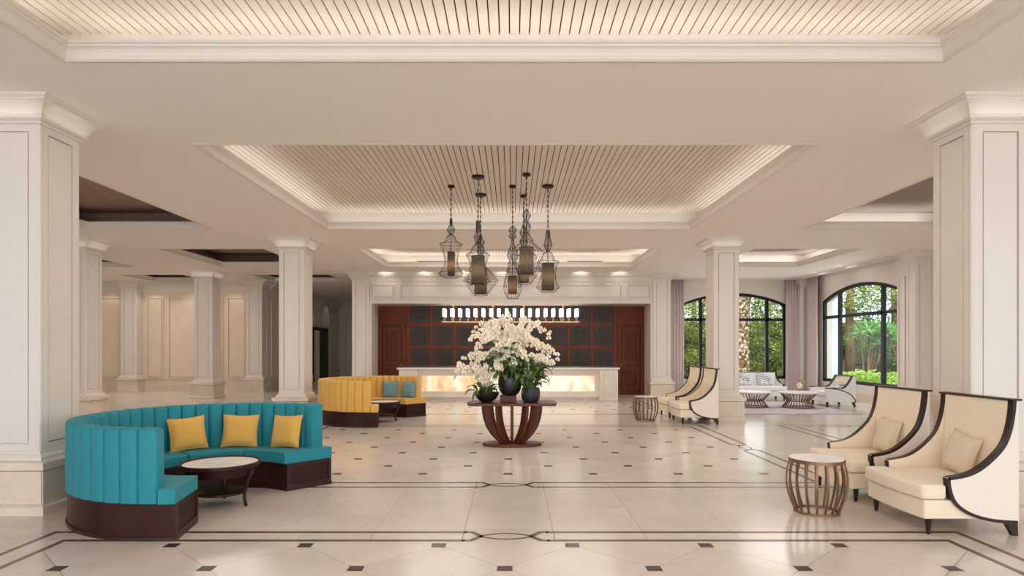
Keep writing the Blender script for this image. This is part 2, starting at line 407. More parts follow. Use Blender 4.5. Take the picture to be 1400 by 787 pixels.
# ================================================================== SETTING
ZC = 4.20
AX = -0.07
CX = {'c': (-3.94, 3.80), 'l': (-9.06, -6.34), 'r': (6.18, 8.92), 'll': (-14.4, -11.7), 'm': (-13.6, -11.4)}
RY = {'A': (0.0, 5.60), 'B': (7.91, 13.53), 'C': (16.24, 19.85), 'D': (22.0, 24.2)}
COFFERS = [('c', 'A', 1), ('c', 'B', 1), ('c', 'C', 1), ('l', 'A', 0), ('l', 'B', 0), ('l', 'C', 0), ('r', 'A', 1), ('r', 'B', 1), ('r', 'C', 1),
           ('ll', 'C', 0), ('l', 'D', 0), ('m', 'D', 0)]
# ---- ceiling slab with the coffer openings left out
xs = sorted({-16.2, 11.4} | {v for k in CX.values() for v in k}); ys = sorted({-7.0, 37.0} | {v for k in RY.values() for v in k})
holes = [(CX[a], RY[b]) for a, b, _ in COFFERS]
mb = MB()
for i in range(len(xs) - 1):
    for j in range(len(ys) - 1):
        cx_, cy_ = (xs[i] + xs[i + 1]) / 2, (ys[j] + ys[j + 1]) / 2
        if any(h[0][0] < cx_ < h[0][1] and h[1][0] < cy_ < h[1][1] for h in holes): continue
        if cy_ > 23.6 and cx_ > 6: continue
        mb.box(xs[i], xs[i + 1], ys[j], ys[j + 1], ZC, ZC + .03)
struct('ceiling', mb, M['ceil'])
struct('light_block_roof', MB().box(-16.6, 11.6, -7, 24.2, 4.95, 5.15).box(-16.6, 6, 24.2, 37.4, 4.95, 5.15), M['ext_wall'])  # unseen slab added to stop light leaks and shade the ground outside

MOLD = [(.03, 4.2), (.03, 4.196), (0, 4.193), (-.012, 4.195), (-.012, 4.2), (-.022, 4.205), (-.022, 4.222), (-.03, 4.235), (-.036, 4.26), (-.05, 4.285), (-.075, 4.30),
        (-.08, 4.315), (-.095, 4.32), (-.095, 4.345), (-.06, 4.35), (.0, 4.35)]
plank_mesh = {}
def coffer(cx, ry, lit):
    (x0, x1), (y0, y1) = CX[cx], RY[ry]
    root = struct('ceiling_coffer'); root.location = ((x0 + x1) / 2, (y0 + y1) / 2, 0)
    hx, hy = (x1 - x0) / 2, (y1 - y0) / 2; e = .38; zp = 4.62
    MB().ringsweep([(d + 0, z) for d, z in MOLD], -hx, hx, -hy, hy, 1).build('crown_moulding', M['paint'], root)
    w = MB().ringsweep([(.03, 4.235), (e, 4.235), (e, zp + .03)], -hx, hx, -hy, hy, 1)
    w.build('cove_wall', M['paint'] if lit else M['brown_plank'], root)
    pitch = .0935 if lit else .15
    MB().box(-hx - e, hx + e, -hy - e, hy + e, zp + .02, zp + .06).build('plank_backing', M['groove'], root)
    n = int(round((2 * hx + 2 * e) / pitch)); w_ = (2 * hx + 2 * e) / n; ln = 2 * hy + 2 * e
    if lit and cx == 'c':
        key = (round(w_, 4), round(ln, 3))
        if key not in plank_mesh:
            b = MB(); h = w_ / 2 - .0062
            b.box(-h, h, -ln / 2, ln / 2, 0, .02); plank_mesh[key] = b.mesh('plank', M['plank'])
        for i in range(n):
            link('plank', plank_mesh[key], root, loc=(-hx - e + w_ * (i + .5), 0, zp + random.uniform(-.0015, .0015)))
    else:
        b = MB()
        for i in range(n):
            c = -hx - e + w_ * (i + .5); b.box(c - w_ / 2 + .005, c + w_ / 2 - .005, -ln / 2, ln / 2, zp, zp + .02)
        b.build('planks', M['grey_plank' if lit else 'brown_plank'], root, kind='stuff')
    if lit:
        p = {'c': {'A': 24, 'B': 22, 'C': 30}, 'r': {'A': 12, 'B': 28, 'C': 30}}[cx][ry]
        col = (1, .99, .97)
        ox, oy = root.location.x, root.location.y; tot = 2 * (hx + hy) * 2
        for sx in (-1, 1):
            area('cove_strip', (ox + sx * (hx + .2), oy, 4.25), (.10, 2 * hy), p * 2 * hy / tot * 2, (-sx * .25, 0, 1), col)
        for sy in (-1, 1):
            area('cove_strip', (ox, oy + sy * (hy + .2), 4.25), (2 * hx, .10), p * 2 * hx / tot * 2, (0, -sy * .25, 1), col)
    if cx == 'c' and ry == 'C':
        for a in (-2.35, 2.35):
            MB().box(a - .55, a + .55, hy + .02, hy + .05, 4.352, 4.385).build('air_vent', M['dark'], root)
    return root
for a, b, l in COFFERS: coffer(a, b, l)

# ---- floor: slab, fields of clipped diamond tiles with dark cabochons, border strips, corridor tiles
floor = struct('floor', MB().box(-16.2, 11.1, -7, 36.5, -.10, -.011), M['grout'])
U = .568; GAP = .0026
FX = {'c': (-3.905, 3.80), 'l': (-9.0, -6.16), 'r': (6.03, 8.92)}
FY = {'A': (0.0, 5.545), 'B': (7.92, 13.52), 'C': (16.2, 19.75)}
FIELDS = [(a, b) for a in 'clr' for b in 'ABC']
far = MB(); far_cab = MB()
oct_ = []
q = .056
for a, b in ((U - q, -q), (U - q, q), (q, U - q), (-q, U - q), (-U + q, q), (-U + q, -q), (-q, -U + q), (q, -U + q)): oct_.append((a, b))
def inset(p, g):
    cx_ = sum(v[0] for v in p) / len(p); cy_ = sum(v[1] for v in p) / len(p); out = []
    for x, y in p:
        d = math.hypot(x - cx_, y - cy_); k = max(0, 1 - g * 1.2 / d) if d else 1; out.append((cx_ + (x - cx_) * k, cy_ + (y - cy_) * k))
    return out
full_oct = MB().prism(inset(oct_, GAP), 'z', -.012, 0).mesh('tile', M['tile'])
full_cab = MB().box(-q + GAP, q - GAP, -q + GAP, q - GAP, -.012, 0).mesh('cabochon', M['cab'])
def near(x, y): return 3.2 < y < 15.5 and abs(x) < 6.1
def tile_piece(poly, x, y):
    if parea(poly) < .004: return
    p = inset(poly, GAP)
    if near(x, y):
        cx_ = sum(v[0] for v in p) / len(p); cy_ = sum(v[1] for v in p) / len(p)
        MB().prism([(a - cx_, b - cy_) for a, b in p], 'z', -.012, 0).build('tile', M['tile'], floor, loc=(cx_, cy_, 0))
    else: far.prism(p, 'z', -.012, 0)
for a, b in FIELDS:
    (x0, x1), (y0, y1) = FX[a], FY[b]
    ph = {'A': 4.847, 'B': 8.478, 'C': 16.2 + .56}[b]; xc = {'c': -.055, 'l': -7.58, 'r': 7.475}[a]
    ni = int((x1 - x0) / U) + 3; nj = int((y1 - y0) / U) + 3
    j0 = math.floor((y0 - ph) / U) - 1
    for j in range(j0, j0 + nj + 2):
        for i in range(-ni // 2 - 1, ni // 2 + 2):
            x, y = xc + i * U, ph + j * U
            if (i + j) % 2:
                poly = clip([(x + u, y + v) for u, v in oct_], x0, x1, y0, y1)
                if not poly: continue
                if len(poly) == 8 and parea(poly) > .99 * parea(oct_) and near(x, y): link('tile', full_oct, floor, loc=(x, y, 0))
                else: tile_piece(poly, x, y)
            else:
                poly = clip([(x - q, y - q), (x + q, y - q), (x + q, y + q), (x - q, y + q)], x0, x1, y0, y1)
                if not poly or parea(poly) < .002: continue
                if near(x, y) and parea(poly) > .99 * 4 * q * q: link('cabochon', full_cab, floor, loc=(x, y, 0))
                else: far_cab.prism(inset(poly, GAP), 'z', -.012, 0)
# corridor tiles between the fields
bx = sorted({-16.0, 11.0} | {v for k in FX.values() for v in k}); by = sorted({-3.0, 36.0} | {v for k in FY.values() for v in k})
def breaks(a, b, anchor, pitch, margin):
    if margin and b - a < 3.2:
        return [a, a + .37, b - .37, b] if b - a < 2.6 else [a, a + .37, (a + b) / 2, b - .37, b]
    out = [a]; k = math.ceil((a + .12 - anchor) / pitch)
    while anchor + k * pitch < b - .12: out.append(anchor + k * pitch); k += 1
    return out + [b]
fs = {(FX[a], FY[b]) for a, b in FIELDS}
for i in range(len(bx) - 1):
    for j in range(len(by) - 1):
        if ((bx[i], bx[i + 1]), (by[j], by[j + 1])) in fs: continue
        X = breaks(bx[i], bx[i + 1], -.03 + .4075, .815, bx[i + 1] - bx[i] < 2.4); Y = breaks(by[j], by[j + 1], by[j], .815, by[j + 1] - by[j] < 3)
        for u in range(len(X) - 1):
            for v in range(len(Y) - 1):
                tile_piece([(X[u], Y[v]), (X[u + 1], Y[v]), (X[u + 1], Y[v + 1]), (X[u], Y[v + 1])], (X[u] + X[u + 1]) / 2, (Y[v] + Y[v + 1]) / 2)
far.build('far_tiles', M['tile'], floor, kind='stuff')
far_cab.build('far_cabochons', M['cab'], floor, kind='stuff')
SW = .054; Z0, Z1 = -.011, .0009
def knot(mb, P):
    """P(s, d) maps along-side position and offset (0 inner line, .25 outer line) to the floor"""
    for a, b in ((0, .125), (.25, .125)):
        for sg in (-1, 1):
            mb.ribbon([P(sg * .38, a), P(sg * .31, a), P(sg * .22, .125)], SW, Z0, Z1)
    for sg in (-1, 1):
        mb.ribbon([P(.235 * t / 10, .125 + sg * .085 * (1 - (t / 10) ** 2)) for t in range(-10, 11)], .03, Z0, Z1)
for a, b in FIELDS:
    (x0, x1), (y0, y1) = FX[a], FY[b]; m = MB(); kn = MB(); g = .36
    cx_, cy_ = (x0 + x1) / 2, (y0 + y1) / 2
    for d in (0, .25):
        X0, X1, Y0, Y1 = x0 - d, x1 + d, y0 - d, y1 + d; h = SW / 2
        for yy in (Y0, Y1):
            m.box(X0 - h, cx_ - g, yy - h, yy + h, Z0, Z1).box(cx_ + g, X1 + h, yy - h, yy + h, Z0, Z1)
        for xx in (X0, X1):
            m.box(xx - h, xx + h, Y0 + h, cy_ - g, Z0, Z1).box(xx - h, xx + h, cy_ + g, Y1 - h, Z0, Z1)
    knot(kn, lambda s, d: (cx_ + s, y0 - d)); knot(kn, lambda s, d: (cx_ + s, y1 + d))
    knot(kn, lambda s, d: (x0 - d, cy_ + s)); knot(kn, lambda s, d: (x1 + d, cy_ + s))
    m.build('border_strip', M['strip'], floor); kn.build('border_knot', M['strip'], floor)

# ---- pillars
CAP = [(0, 3.95), (.018, 3.955), (.026, 3.97), (.02, 3.985), (.034, 3.99), (.05, 4.005), (.058, 4.025), (.05, 4.035), (.062, 4.04), (.062, 4.052),
       (.07, 4.075), (.088, 4.105), (.115, 4.13), (.145, 4.145), (.168, 4.15), (.17, 4.165), (.185, 4.17), (.2, 4.182), (.205, 4.19), (.205, 4.2)]
FOOT = [(0, .63), (.014, .625), (.014, .605), (.03, .59), (.045, .57), (.045, .545), (.05, .535)]
PLI = [(.03, .54), (.105, .535), (.12, .525), (.12, .455), (.105, .445), (.082, .435), (.08, .43), (.08, .115), (.09, .105), (.105, .095), (.12, .08), (.12, 0)]
pil_mesh = {}
def pillar(cx, cy, half=.3, halfy=None, faces=(0, 1, 2, 3)):
    hy = halfy or half; key = (half, hy)
    if key not in pil_mesh:
        s = MB().box(-half + .028, half - .028, -hy + .028, hy - .028, .5, 4.0)
        for sx in (-1, 1):
            for sy in (-1, 1):      # rounded corner beads
                s.lathe([(.022, .6), (.022, 3.95)], 10, (sx * (half - .022), sy * (hy - .022)))
        shaft = s.mesh('shaft', M['paint'], False)
        cap = MB().ringsweep(CAP, -half, half, -hy, hy).mesh('capital', M['paint'])
        foot = MB().ringsweep(FOOT, -half, half, -hy, hy).mesh('foot_moulding', M['paint'])
        pl = MB().ringsweep(PLI, -half, half, -hy, hy)
        pl.quad((-half - .1, -hy - .1, .5349), (half + .1, -hy - .1, .5349), (half + .1, hy + .1, .5349), (-half - .1, hy + .1, .5349))
        for w, ang in ((half, 0), (hy, 90), (half, 180), (hy, 270)):
            dd = (hy if ang % 180 == 0 else half) + .08; ww = w + .08; f = MB()
            f.box(-ww, -ww + .06, -dd - .012, -dd, .11, .435).box(ww - .06, ww, -dd - .012, -dd, .11, .435)
            f.box(-ww + .06, ww - .06, -dd - .012, -dd, .385, .435).box(-ww + .06, ww - .06, -dd - .012, -dd, .11, .16)
            pl.add(f, Matrix.Rotation(R(ang), 4, 'Z'))
        pli = pl.mesh('plinth', M['beige_marble'])
        fr = []; fields = []
        for w, ang in ((half, 0), (hy, 90), (half, 180), (hy, 270)):
            dd = (hy if ang % 180 == 0 else half); f = MB()
            f.box(-w + .03, -w + .115, -dd, -dd + .025, .62, 3.95).box(w - .115, w - .03, -dd, -dd + .025, .62, 3.95)
            f.box(-w + .115, w - .115, -dd, -dd + .025, 3.88, 3.95).box(-w + .115, w - .115, -dd, -dd + .025, .62, .70)
            g = MB().add(f, Matrix.Rotation(R(ang), 4, 'Z')); fr.append(g.mesh('panel_frame', M['paint']))
            f = MB().box(-w + .13, w - .13, -dd + .007, -dd + .03, .715, 3.865)
            fields.append(MB().add(f, Matrix.Rotation(R(ang), 4, 'Z')).mesh('panel', M['paint']))
        pil_mesh[key] = (shaft, cap, foot, pli, fr, fields)
    shaft, cap, foot, pli, fr, fields = pil_mesh[key]
    root = struct('pillar'); root.location = (cx, cy, 0)
    link('shaft', shaft, root); link('capital', cap, root, autos=None); link('foot_moulding', foot, root); link('plinth', pli, root)
    for k in faces: link('panel_frame', fr[k], root); link('panel', fields[k], root)
    return root
for x, y in ((-5.10, 6.77), (4.97, 6.77), (-5.10, 15.02), (4.96, 15.02), (-10.16, 15.02), (-10.16, 21.22), (-10.16, 6.77)): pillar(x, y)
for x, y in ((-5.10, 6.77), (4.97, 6.77), (-5.10, 15.02), (4.96, 15.02), (-10.16, 15.02), (-10.16, 21.22)):     # lamp strips lying on the neck of the capitals
    for dx, dy in ((0, -1), (0, 1), (-1, 0), (1, 0)):
        area('capital_strip', (x + dx * .385, y + dy * .385, 4.0), (.62, .02) if dx == 0 else (.02, .62), .17, (-dx * .12 + dx * .5, -dy * .12 + dy * .5, 1), (1, .95, .9))
pillar(-5.10, 21.75); pillar(5.05, 21.75)
pillar(-14.5, 24.35, .3); pillar(-9.75, 24.35, .3)
pillar(10.72, 16.68, .28, .2)

# ---- cornice helper (straight run) and wall panel frames
CORN = [(0, 3.78), (.015, 3.785), (.015, 3.82), (.03, 3.83), (.05, 3.86), (.05, 3.875), (.07, 3.88), (.08, 3.93), (.11, 3.99), (.16, 4.05), (.22, 4.09), (.24, 4.095), (.24, 4.12), (.27, 4.14), (.28, 4.17), (.28, 4.2)]
def cornice(mb, x0, x1, y, prof=CORN, back=.02):
    pts = [(y - d, z) for d, z in prof] + [(y + back, 4.2), (y + back, prof[0][1])]
    return mb.prism(pts, 'x', x0, x1)
def cornice_y(mb, y0, y1, x, sg, prof=CORN, back=.02):
    pts = [(x + sg * d, z) for d, z in prof] + [(x - sg * back, 4.2), (x - sg * back, prof[0][1])]
    return mb.prism(pts, 'y', y0, y1)
def frame_xz(mb, x0, x1, z0, z1, y, w=.05, t=.045):
    mb.box(x0, x1, y - t, y, z1 - w, z1).box(x0, x1, y - t, y, z0, z0 + w).box(x0, x0 + w, y - t, y, z0 + w, z1 - w).box(x1 - w, x1, y - t, y, z0 + w, z1 - w)
    k = .028; mb.box(x0 + w + k, x1 - w - k, y - t * .75, y, z0 + w + k, z1 - w - k)
    return mb
def frame_yz(mb, y0, y1, z0, z1, x, w=.045, t=.022):
    return mb.box(x, x + t, y0, y1, z1 - w, z1).box(x, x + t, y0, y1, z0, z0 + w).box(x, x + t, y0, y0 + w, z0 + w, z1 - w).box(x, x + t, y1 - w, y1, z0 + w, z1 - w)

# ---- left rear wall, left wall, corridor walls
w = struct('wall_left_rear', MB().box(-16.2, -9.5, 24.5, 24.8, 0, 4.2), M['tan_paint'])
for a, b in ((-15.95, -14.95), (-14.05, -13.4), (-13.22, -11.12), (-10.95, -10.2)):
    frame_xz(MB(), a, b, .47, 3.62, 24.5).build('panel_frame', M['tan_paint'], w)
cornice(MB(), -16.2, -9.45, 24.5).build('cornice', M['paint'], w)
struct('baseboard_left_rear', MB().box(-16.2, -9.5, 24.44, 24.5, 0, .2).box(-16.2, -9.5, 24.46, 24.5, .2, .23), M['beige_marble'])
struct('wall_left', MB().box(-16.5, -16.0, -3, 24.8, -.05, 4.2), M['paint'])
cw = MB().box(-9.8, -9.5, 24.8, 30.4, 0, 4.2).box(-9.8, -9.5, 32.6, 35, 0, 4.2).box(-9.8, -9.5, 30.4, 32.6, 2.55, 4.2)
w = struct('wall_corridor_left', cw, M['paint'])
cornice_y(MB(), 24.85, 35, -9.5, 1).build('cornice', M['paint'], w)
for a, b in ((25.1, 26.6), (26.9, 28.4), (28.7, 30.1), (32.9, 34.7)):
    frame_yz(MB(), a, b, .5, 3.5, -9.5).build('panel_frame', M['paint'], w)
frame_yz(MB(), 30.45, 32.55, 2.75, 3.5, -9.5).build('panel_frame', M['paint'], w)
struct('baseboard_corridor', MB().box(-9.5, -9.46, 24.8, 30.3, 0, .45).box(-9.5, -9.46, 32.7, 35, 0, .45), M['beige_marble'])
d = struct('door_3', MB().box(-9.85, -9.44, 30.3, 30.42, 0, 2.6).box(-9.85, -9.44, 32.58, 32.7, 0, 2.6).box(-9.85, -9.44, 30.3, 32.7, 2.55, 2.67), M['black_frame'])
struct('wall_side_room', MB().box(-12.5, -12.3, 29, 34, 0, 4.2).box(-12.3, -9.8, 33.8, 34, 0, 4.2), M['paint'])
w = struct('wall_corridor_end', MB().box(-9.8, -5.4, 35, 35.3, 0, 4.2), M['paint'])
cornice(MB(), -9.5, -5.4, 35).build('cornice', M['paint'], w)
frame_xz(MB(), -9.2, -8.0, .5, 3.5, 35).build('panel_frame', M['paint'], w); frame_xz(MB(), -7.8, -5.6, .5, 3.5, 35).build('panel_frame', M['paint'], w)
struct('wall_corridor_right', MB().box(-5.4, -5.1, 22.0, 35.3, 0, 4.2), M['paint'])

# ---- reception wall: entablature over a deep opening
YF = 21.5; ZS = 3.17
w = struct('wall_reception', MB().box(-4.86, 4.80, YF, 22.95, ZS, 4.2).box(-5.4, -4.80, 22.0, 22.95, 0, 4.2).box(4.74, 5.42, 22.0, 22.95, 0, 4.2), M['paint'])
for a, b in ((-4.78, -3.95), (-3.78, -1.35), (-1.22, 1.18), (1.3, 3.72), (3.88, 4.68)):
    frame_xz(MB(), a, b, 3.32, 3.82, YF, .04).build('panel_frame', M['paint'], w)
EC = [(0, 3.87), (.015, 3.875), (.02, 3.9), (.035, 3.92), (.05, 3.93), (.05, 3.945), (.07, 3.99), (.11, 4.04), (.16, 4.07), (.2, 4.085), (.2, 4.105), (.24, 4.13), (.25, 4.17), (.25, 4.2)]
cornice(MB(), -4.8, 4.75, YF, EC).build('cornice', M['paint'], w)
MB().box(-4.86, 4.8, YF - .03, YF, ZS, ZS + .06).build('opening_trim', M['paint'], w)
MB().box(-4.86, -4.74, YF - .02, 22.0, 0, ZS).box(4.68, 4.8, YF - .02, 22.0, 0, ZS).build('jamb', M['paint'], w)
# timber wall of dark relief panels
YB = 22.8
w = struct('wall_back', MB().box(-4.82, 4.78, YB, YB + .14, 0, ZS), M['mahogany'])
P = .82; XL = -3.70; zr = [.05, .87, 1.69, 2.51, 3.33]
for i in range(10):
    MB().box(-.05, .05, -.05, 0, 0, ZS - .001).build('rail', M['mahogany'], w, bevel=.008, loc=(XL + i * P, YB, 0))
for z in zr[:4]:
    MB().box(XL + .05, XL + 9 * P - .05, YB - .042, YB, z - .05, z + .05).build('cross_rail', M['mahogany'], w, bevel=.008)
panel = MB().box(-.355, .355, -.03, 0, -.355, .355)
for r in (.29, .22, .15, .08):
    rm = MB().lathe([(r - .02, 0), (r - .012, .012), (r + .012, .012), (r + .02, 0)], 20)
    panel.add(rm, Matrix.Translation((0, -.03, 0)) @ Matrix.Rotation(R(90), 4, 'X'))
panel_me = panel.mesh('relief_panel', M['dark_panel'])
half_me = MB().box(-.355, .355, -.03, 0, -.355, .24).add(MB().lathe([(.17, 0), (.19, .012), (.21, .012), (.22, 0)], 20), Matrix.Translation((0, -.03, 0)) @ Matrix.Rotation(R(90), 4, 'X')).mesh('relief_panel', M['dark_panel'])
for i in range(9):
    for j in range(4):
        link('relief_panel', half_me if j == 3 else panel_me, w, loc=(XL + (i + .5) * P, YB, zr[j] + .41))
for n_, xa, xb in ((1, -4.74, -3.84), (2, 3.80, 4.70)):
    d = struct('door_%d' % n_, MB().box(xa + .06, xb - .06, YB - .03, YB, .0, 2.52), M['mahogany_dark'])
    MB().box(xa, xa + .07, YB - .06, YB, 0, 2.58).box(xb - .07, xb, YB - .06, YB, 0, 2.58).box(xa, xb, YB - .07, YB, 2.52, 2.62).build('frame', M['mahogany'], d, bevel=.008)
    for z0, z1 in ((1.12, 2.38), (.2, .98)):
        frame_xz(MB(), xa + .17, xb - .17, z0, z1, YB - .03, .05, .02).build('panel_frame', M['mahogany'], d)
        MB().box(xa + .26, xb - .26, YB - .062, YB - .03, z0 + .1, z1 - .1).build('panel', M['mahogany_dark'], d, bevel=.01)
    s_ = xb - .12 if n_ == 1 else xa + .12
    MB().tube([(s_, YB - .03, 1.02), (s_, YB - .075, 1.02), (s_, YB - .075, 1.12)], .01, 8).build('handle', M['brass'], d)

# ---- right rear wall with arched window, right wall with arched window
def arch(u, uc, hw, zs, rise):
    Rr = (hw * hw + rise * rise) / (2 * rise); return zs + rise - Rr + math.sqrt(max(0, Rr * Rr - (u - uc) ** 2))
ZSILL, ZSP, RISE, ZTR = .52, 3.29, .42, 2.72
def wall_arch(u0, u1, a, b, axis, t0, t1):
    """wall u0..u1 with an arched opening a..b, thickness t0..t1"""
    mb = MB(); bo = (lambda x0, x1, z0, z1: mb.box(x0, x1, t0, t1, z0, z1)) if axis == 'x' else (lambda x0, x1, z0, z1: mb.box(t0, t1, x0, x1, z0, z1))
    bo(u0, a, 0, 4.2); bo(b, u1, 0, 4.2); bo(a, b, 0, ZSILL)
    uc, hw = (a + b) / 2, (b - a) / 2; n = 24
    pts = [(a + (b - a) * i / n, arch(a + (b - a) * i / n, uc, hw, ZSP, RISE)) for i in range(n + 1)]
    for i in range(n):
        q_ = [pts[i], pts[i + 1], (pts[i + 1][0], 4.2), (pts[i][0], 4.2)]
        mb.prism(q_, 'y' if axis == 'x' else 'x', t0, t1)
    return mb
def window(name, a, b, axis, t, mull):
    root = struct(name); uc, hw = (a + b) / 2, (b - a) / 2
    d0, d1 = t - .05, t + .05
    ex = (lambda mb, pts: mb.prism(pts, 'y', d0, d1)) if axis == 'x' else (lambda mb, pts: mb.prism(pts, 'x', d0, d1))
    f = .10; A = lambda u: arch(u, uc, hw, ZSP, RISE)
    mb = MB(); n = 24
    ex(mb, [(a, ZSILL), (b, ZSILL), (b, ZSILL + f), (a, ZSILL + f)])
    ex(mb, [(a, ZSILL), (a + f, ZSILL), (a + f, A(a + f) - .03), (a, A(a))]); ex(mb, [(b - f, ZSILL), (b, ZSILL), (b, A(b)), (b - f, A(b - f) - .03)])
    us = [a + (b - a) * i / n for i in range(n + 1)]
    for i in range(n):
        u, v = us[i], us[i + 1]; ex(mb, [(u, A(u) - f), (v, A(v) - f), (v, A(v)), (u, A(u))])
    mb.build('frame', M['black_frame'], root)
    xs_ = [a] + list(mull) + [b]
    for m_ in mull:
        ex(MB(), [(m_ - .055, ZSILL + f), (m_ + .055, ZSILL + f), (m_ + .055, A(m_ + .055) - f), (m_ - .055, A(m_ - .055) - f)]).build('mullion', M['black_frame'], root)
    ex(MB(), [(a + f, ZTR - .05), (b - f, ZTR - .05), (b - f, ZTR + .05), (a + f, ZTR + .05)]).build('transom', M['black_frame'], root)
    e0, e1 = t - .005, t + .005
    for i in range(3):
        u0 = xs_[i] + (f if i == 0 else .055); u1 = xs_[i + 1] - (f if i == 2 else .055)
        lo = [(u0, ZSILL + f), (u1, ZSILL + f), (u1, ZTR - .05), (u0, ZTR - .05)]
        k = 8; hi = [(u0, ZTR + .05), (u1, ZTR + .05)] + [(u1 + (u0 - u1) * s / k, A(u1 + (u0 - u1) * s / k) - f) for s in range(k + 1)]
        for poly in (lo, hi): MB().prism(poly, 'y' if axis == 'x' else 'x', e0, e1).build('pane', M['glass'], root)
    return root
WY = 23.5; WX = 10.86
w = struct('wall_right_rear', wall_arch(5.42, 11.15, 6.26, 10.2, 'x', WY, WY + .35), M['paint'])
MB().box(5.42, 10.86, WY - .55, WY - .50, 4.14, 4.2).build('curtain_pelmet', M['paint'], w)
window('window_1', 6.26, 10.2, 'x', WY + .25, (7.03, 9.5))
w = struct('wall_right', wall_arch(6.0, 23.5, 17.62, 22.26, 'y', WX, WX + .35), M['paint'])
MB().box(WX - .42, WX - .38, 17.45, 23.0, 4.14, 4.2).build('curtain_pelmet', M['paint'], w)
MB().box(10.56, WX, 17.02, 17.44, 0, 4.2).build('pier', M['paint'], w)
frame_yz(MB(), 17.06, 17.40, .7, 3.6, 10.53, .05, .03).build('panel_frame', M['paint'], w)
window('window_2', 17.62, 22.26, 'y', WX + .06, (18.70, 21.17))
struct('baseboard_right', MB().box(WX - .03, WX, 6, 23.5, 0, .22), M['beige_marble'])
struct('baseboard_right_rear', MB().box(5.42, WX, WY - .03, WY, 0, .22), M['beige_marble'])
c = struct('corner_column', MB().box(10.56, 10.86, 23.2, 23.5, 0, 4.2), M['paint'])
MB().lathe([(.1, .5), (.1, 3.9)], 16, (10.6, 23.24)).build('shaft', M['paint'], c, smooth=True)
MB().ringsweep([(.0, 3.82), (.03, 3.84), (.03, 3.88), (.06, 3.95), (.12, 4.05), (.12, 4.2)], 10.54, 10.86, 23.18, 23.5).build('capital', M['paint'], c)
MB().box(10.48, 10.86, 23.12, 23.5, 0, .5).build('plinth', M['beige_marble'], c, bevel=.012)
struct('wall_exterior_pier', MB().box(11.22, 11.56, 22.35, 23.9, 0, 4.9), M['ext_wall'])


# ================================================================== CURTAINS
def curtain(label, p0, p1, n, group='mauve curtains beside the arched windows'):
    p0, p1 = Vector(p0), Vector(p1); t = (p1 - p0); L_ = t.length; t.normalize(); nn = Vector((-t.y, t.x))
    c = (p0 + p1) / 2; mb = MB(); k = n * 6
    rows = [(.03, 1.0), (1.4, .97), (2.8, .94), (4.175, .9)]
    for z, amp in rows:
        for side in (0, 1):
            for i in range(k + 1):
                s = i / k; off = .05 * amp * math.sin(s * n * 2 * math.pi) + .012 * math.sin(s * n * 5.3 + z) + side * .006
                q_ = p0 + t * (s * L_) + nn * off - c; mb.v.append((q_.x, q_.y, z))
    w = k + 1
    for j in range(len(rows) - 1):
        for i in range(k):
            a = j * 2 * w + i; b = (j + 1) * 2 * w + i
            mb.face((a, a + 1, b + 1, b)); mb.face((a + w + 1, a + w, b + w, b + w + 1))
    top = (len(rows) - 1) * 2 * w
    for i in range(k): mb.face((top + i, top + i + 1, top + w + i + 1, top + w + i))
    r = thing('curtain', label, 'curtain', (c.x, c.y, 0), group=group)
    mb.build('cloth', M['curtain'], r, smooth=True)
    rod = MB().tube([(p0.x - c.x - t.x * .05, p0.y - c.y - t.y * .05, 4.182), (p1.x - c.x + t.x * .05, p1.y - c.y + t.y * .05, 4.182)], .012, 8)
    rod.build('rail', M['paint'], r)
    return r
curtain('narrow mauve curtain hanging between the reception pillar and the rear arched window', (5.75, 23.3), (6.30, 23.3), 5)
curtain('wide mauve curtain on the rear wall between the arched window and corner column', (10.02, 23.3), (10.52, 23.3), 5)
curtain('mauve curtain on the right wall just past the corner column', (10.66, 22.2), (10.66, 22.95), 6)
curtain('mauve curtain at the near end of the right arched window beside a pilaster', (10.50, 16.955), (10.82, 16.955), 3)

# ================================================================== RECEPTION DESK
DY = 20.25
desk = thing('reception_desk', 'long cream marble reception desk with a glowing onyx front', 'desk', (-.115, DY, 0))
def end_block(x0, x1):
    b = MB().box(x0, x1, 0, .9, .0, .985)
    b.build('end_block', M['desk_marble'], desk, bevel=.008)
    f = MB(); w = .06
    frame_xz(f, x0 + .06, x1 - .06, .13, .88, 0, .05, .018); f.build('panel_frame', M['desk_marble'], desk)
end_block(-3.49, -2.90); end_block(2.90, 3.49)
MB().box(-2.9, 2.9, .14, .9, .09, .985).build('front_wall', M['desk_marble'], desk)
MB().box(-2.9, 2.9, .18, .86, 0, .09).build('kick_base', M['desk_marble'], desk)
fr = MB().box(-2.9, 2.9, .10, .14, .78, .985).box(-2.9, 2.9, .10, .14, .09, .285).box(-2.9, -2.76, .10, .14, .285, .78).box(2.76, 2.9, .10, .14, .285, .78)
fr.build('onyx_surround', M['desk_marble'], desk, bevel=.006)
pw = 5.52 / 7
op = MB().box(-pw / 2 + .003, pw / 2 - .003, .115, .14, .287, .778).mesh('onyx_panel', M['onyx'])
for i in range(7): link('onyx_panel', op, desk, loc=(-2.76 + pw * (i + .5), 0, 0))
MB().box(-3.55, 3.55, -.04, .42, .985, 1.04).build('marble_top', M['desk_marble'], desk, bevel=.012)
MB().box(-3.5, 3.5, .42, .95, 1.0, 1.09).build('dark_counter', M['cab'], desk, bevel=.008)

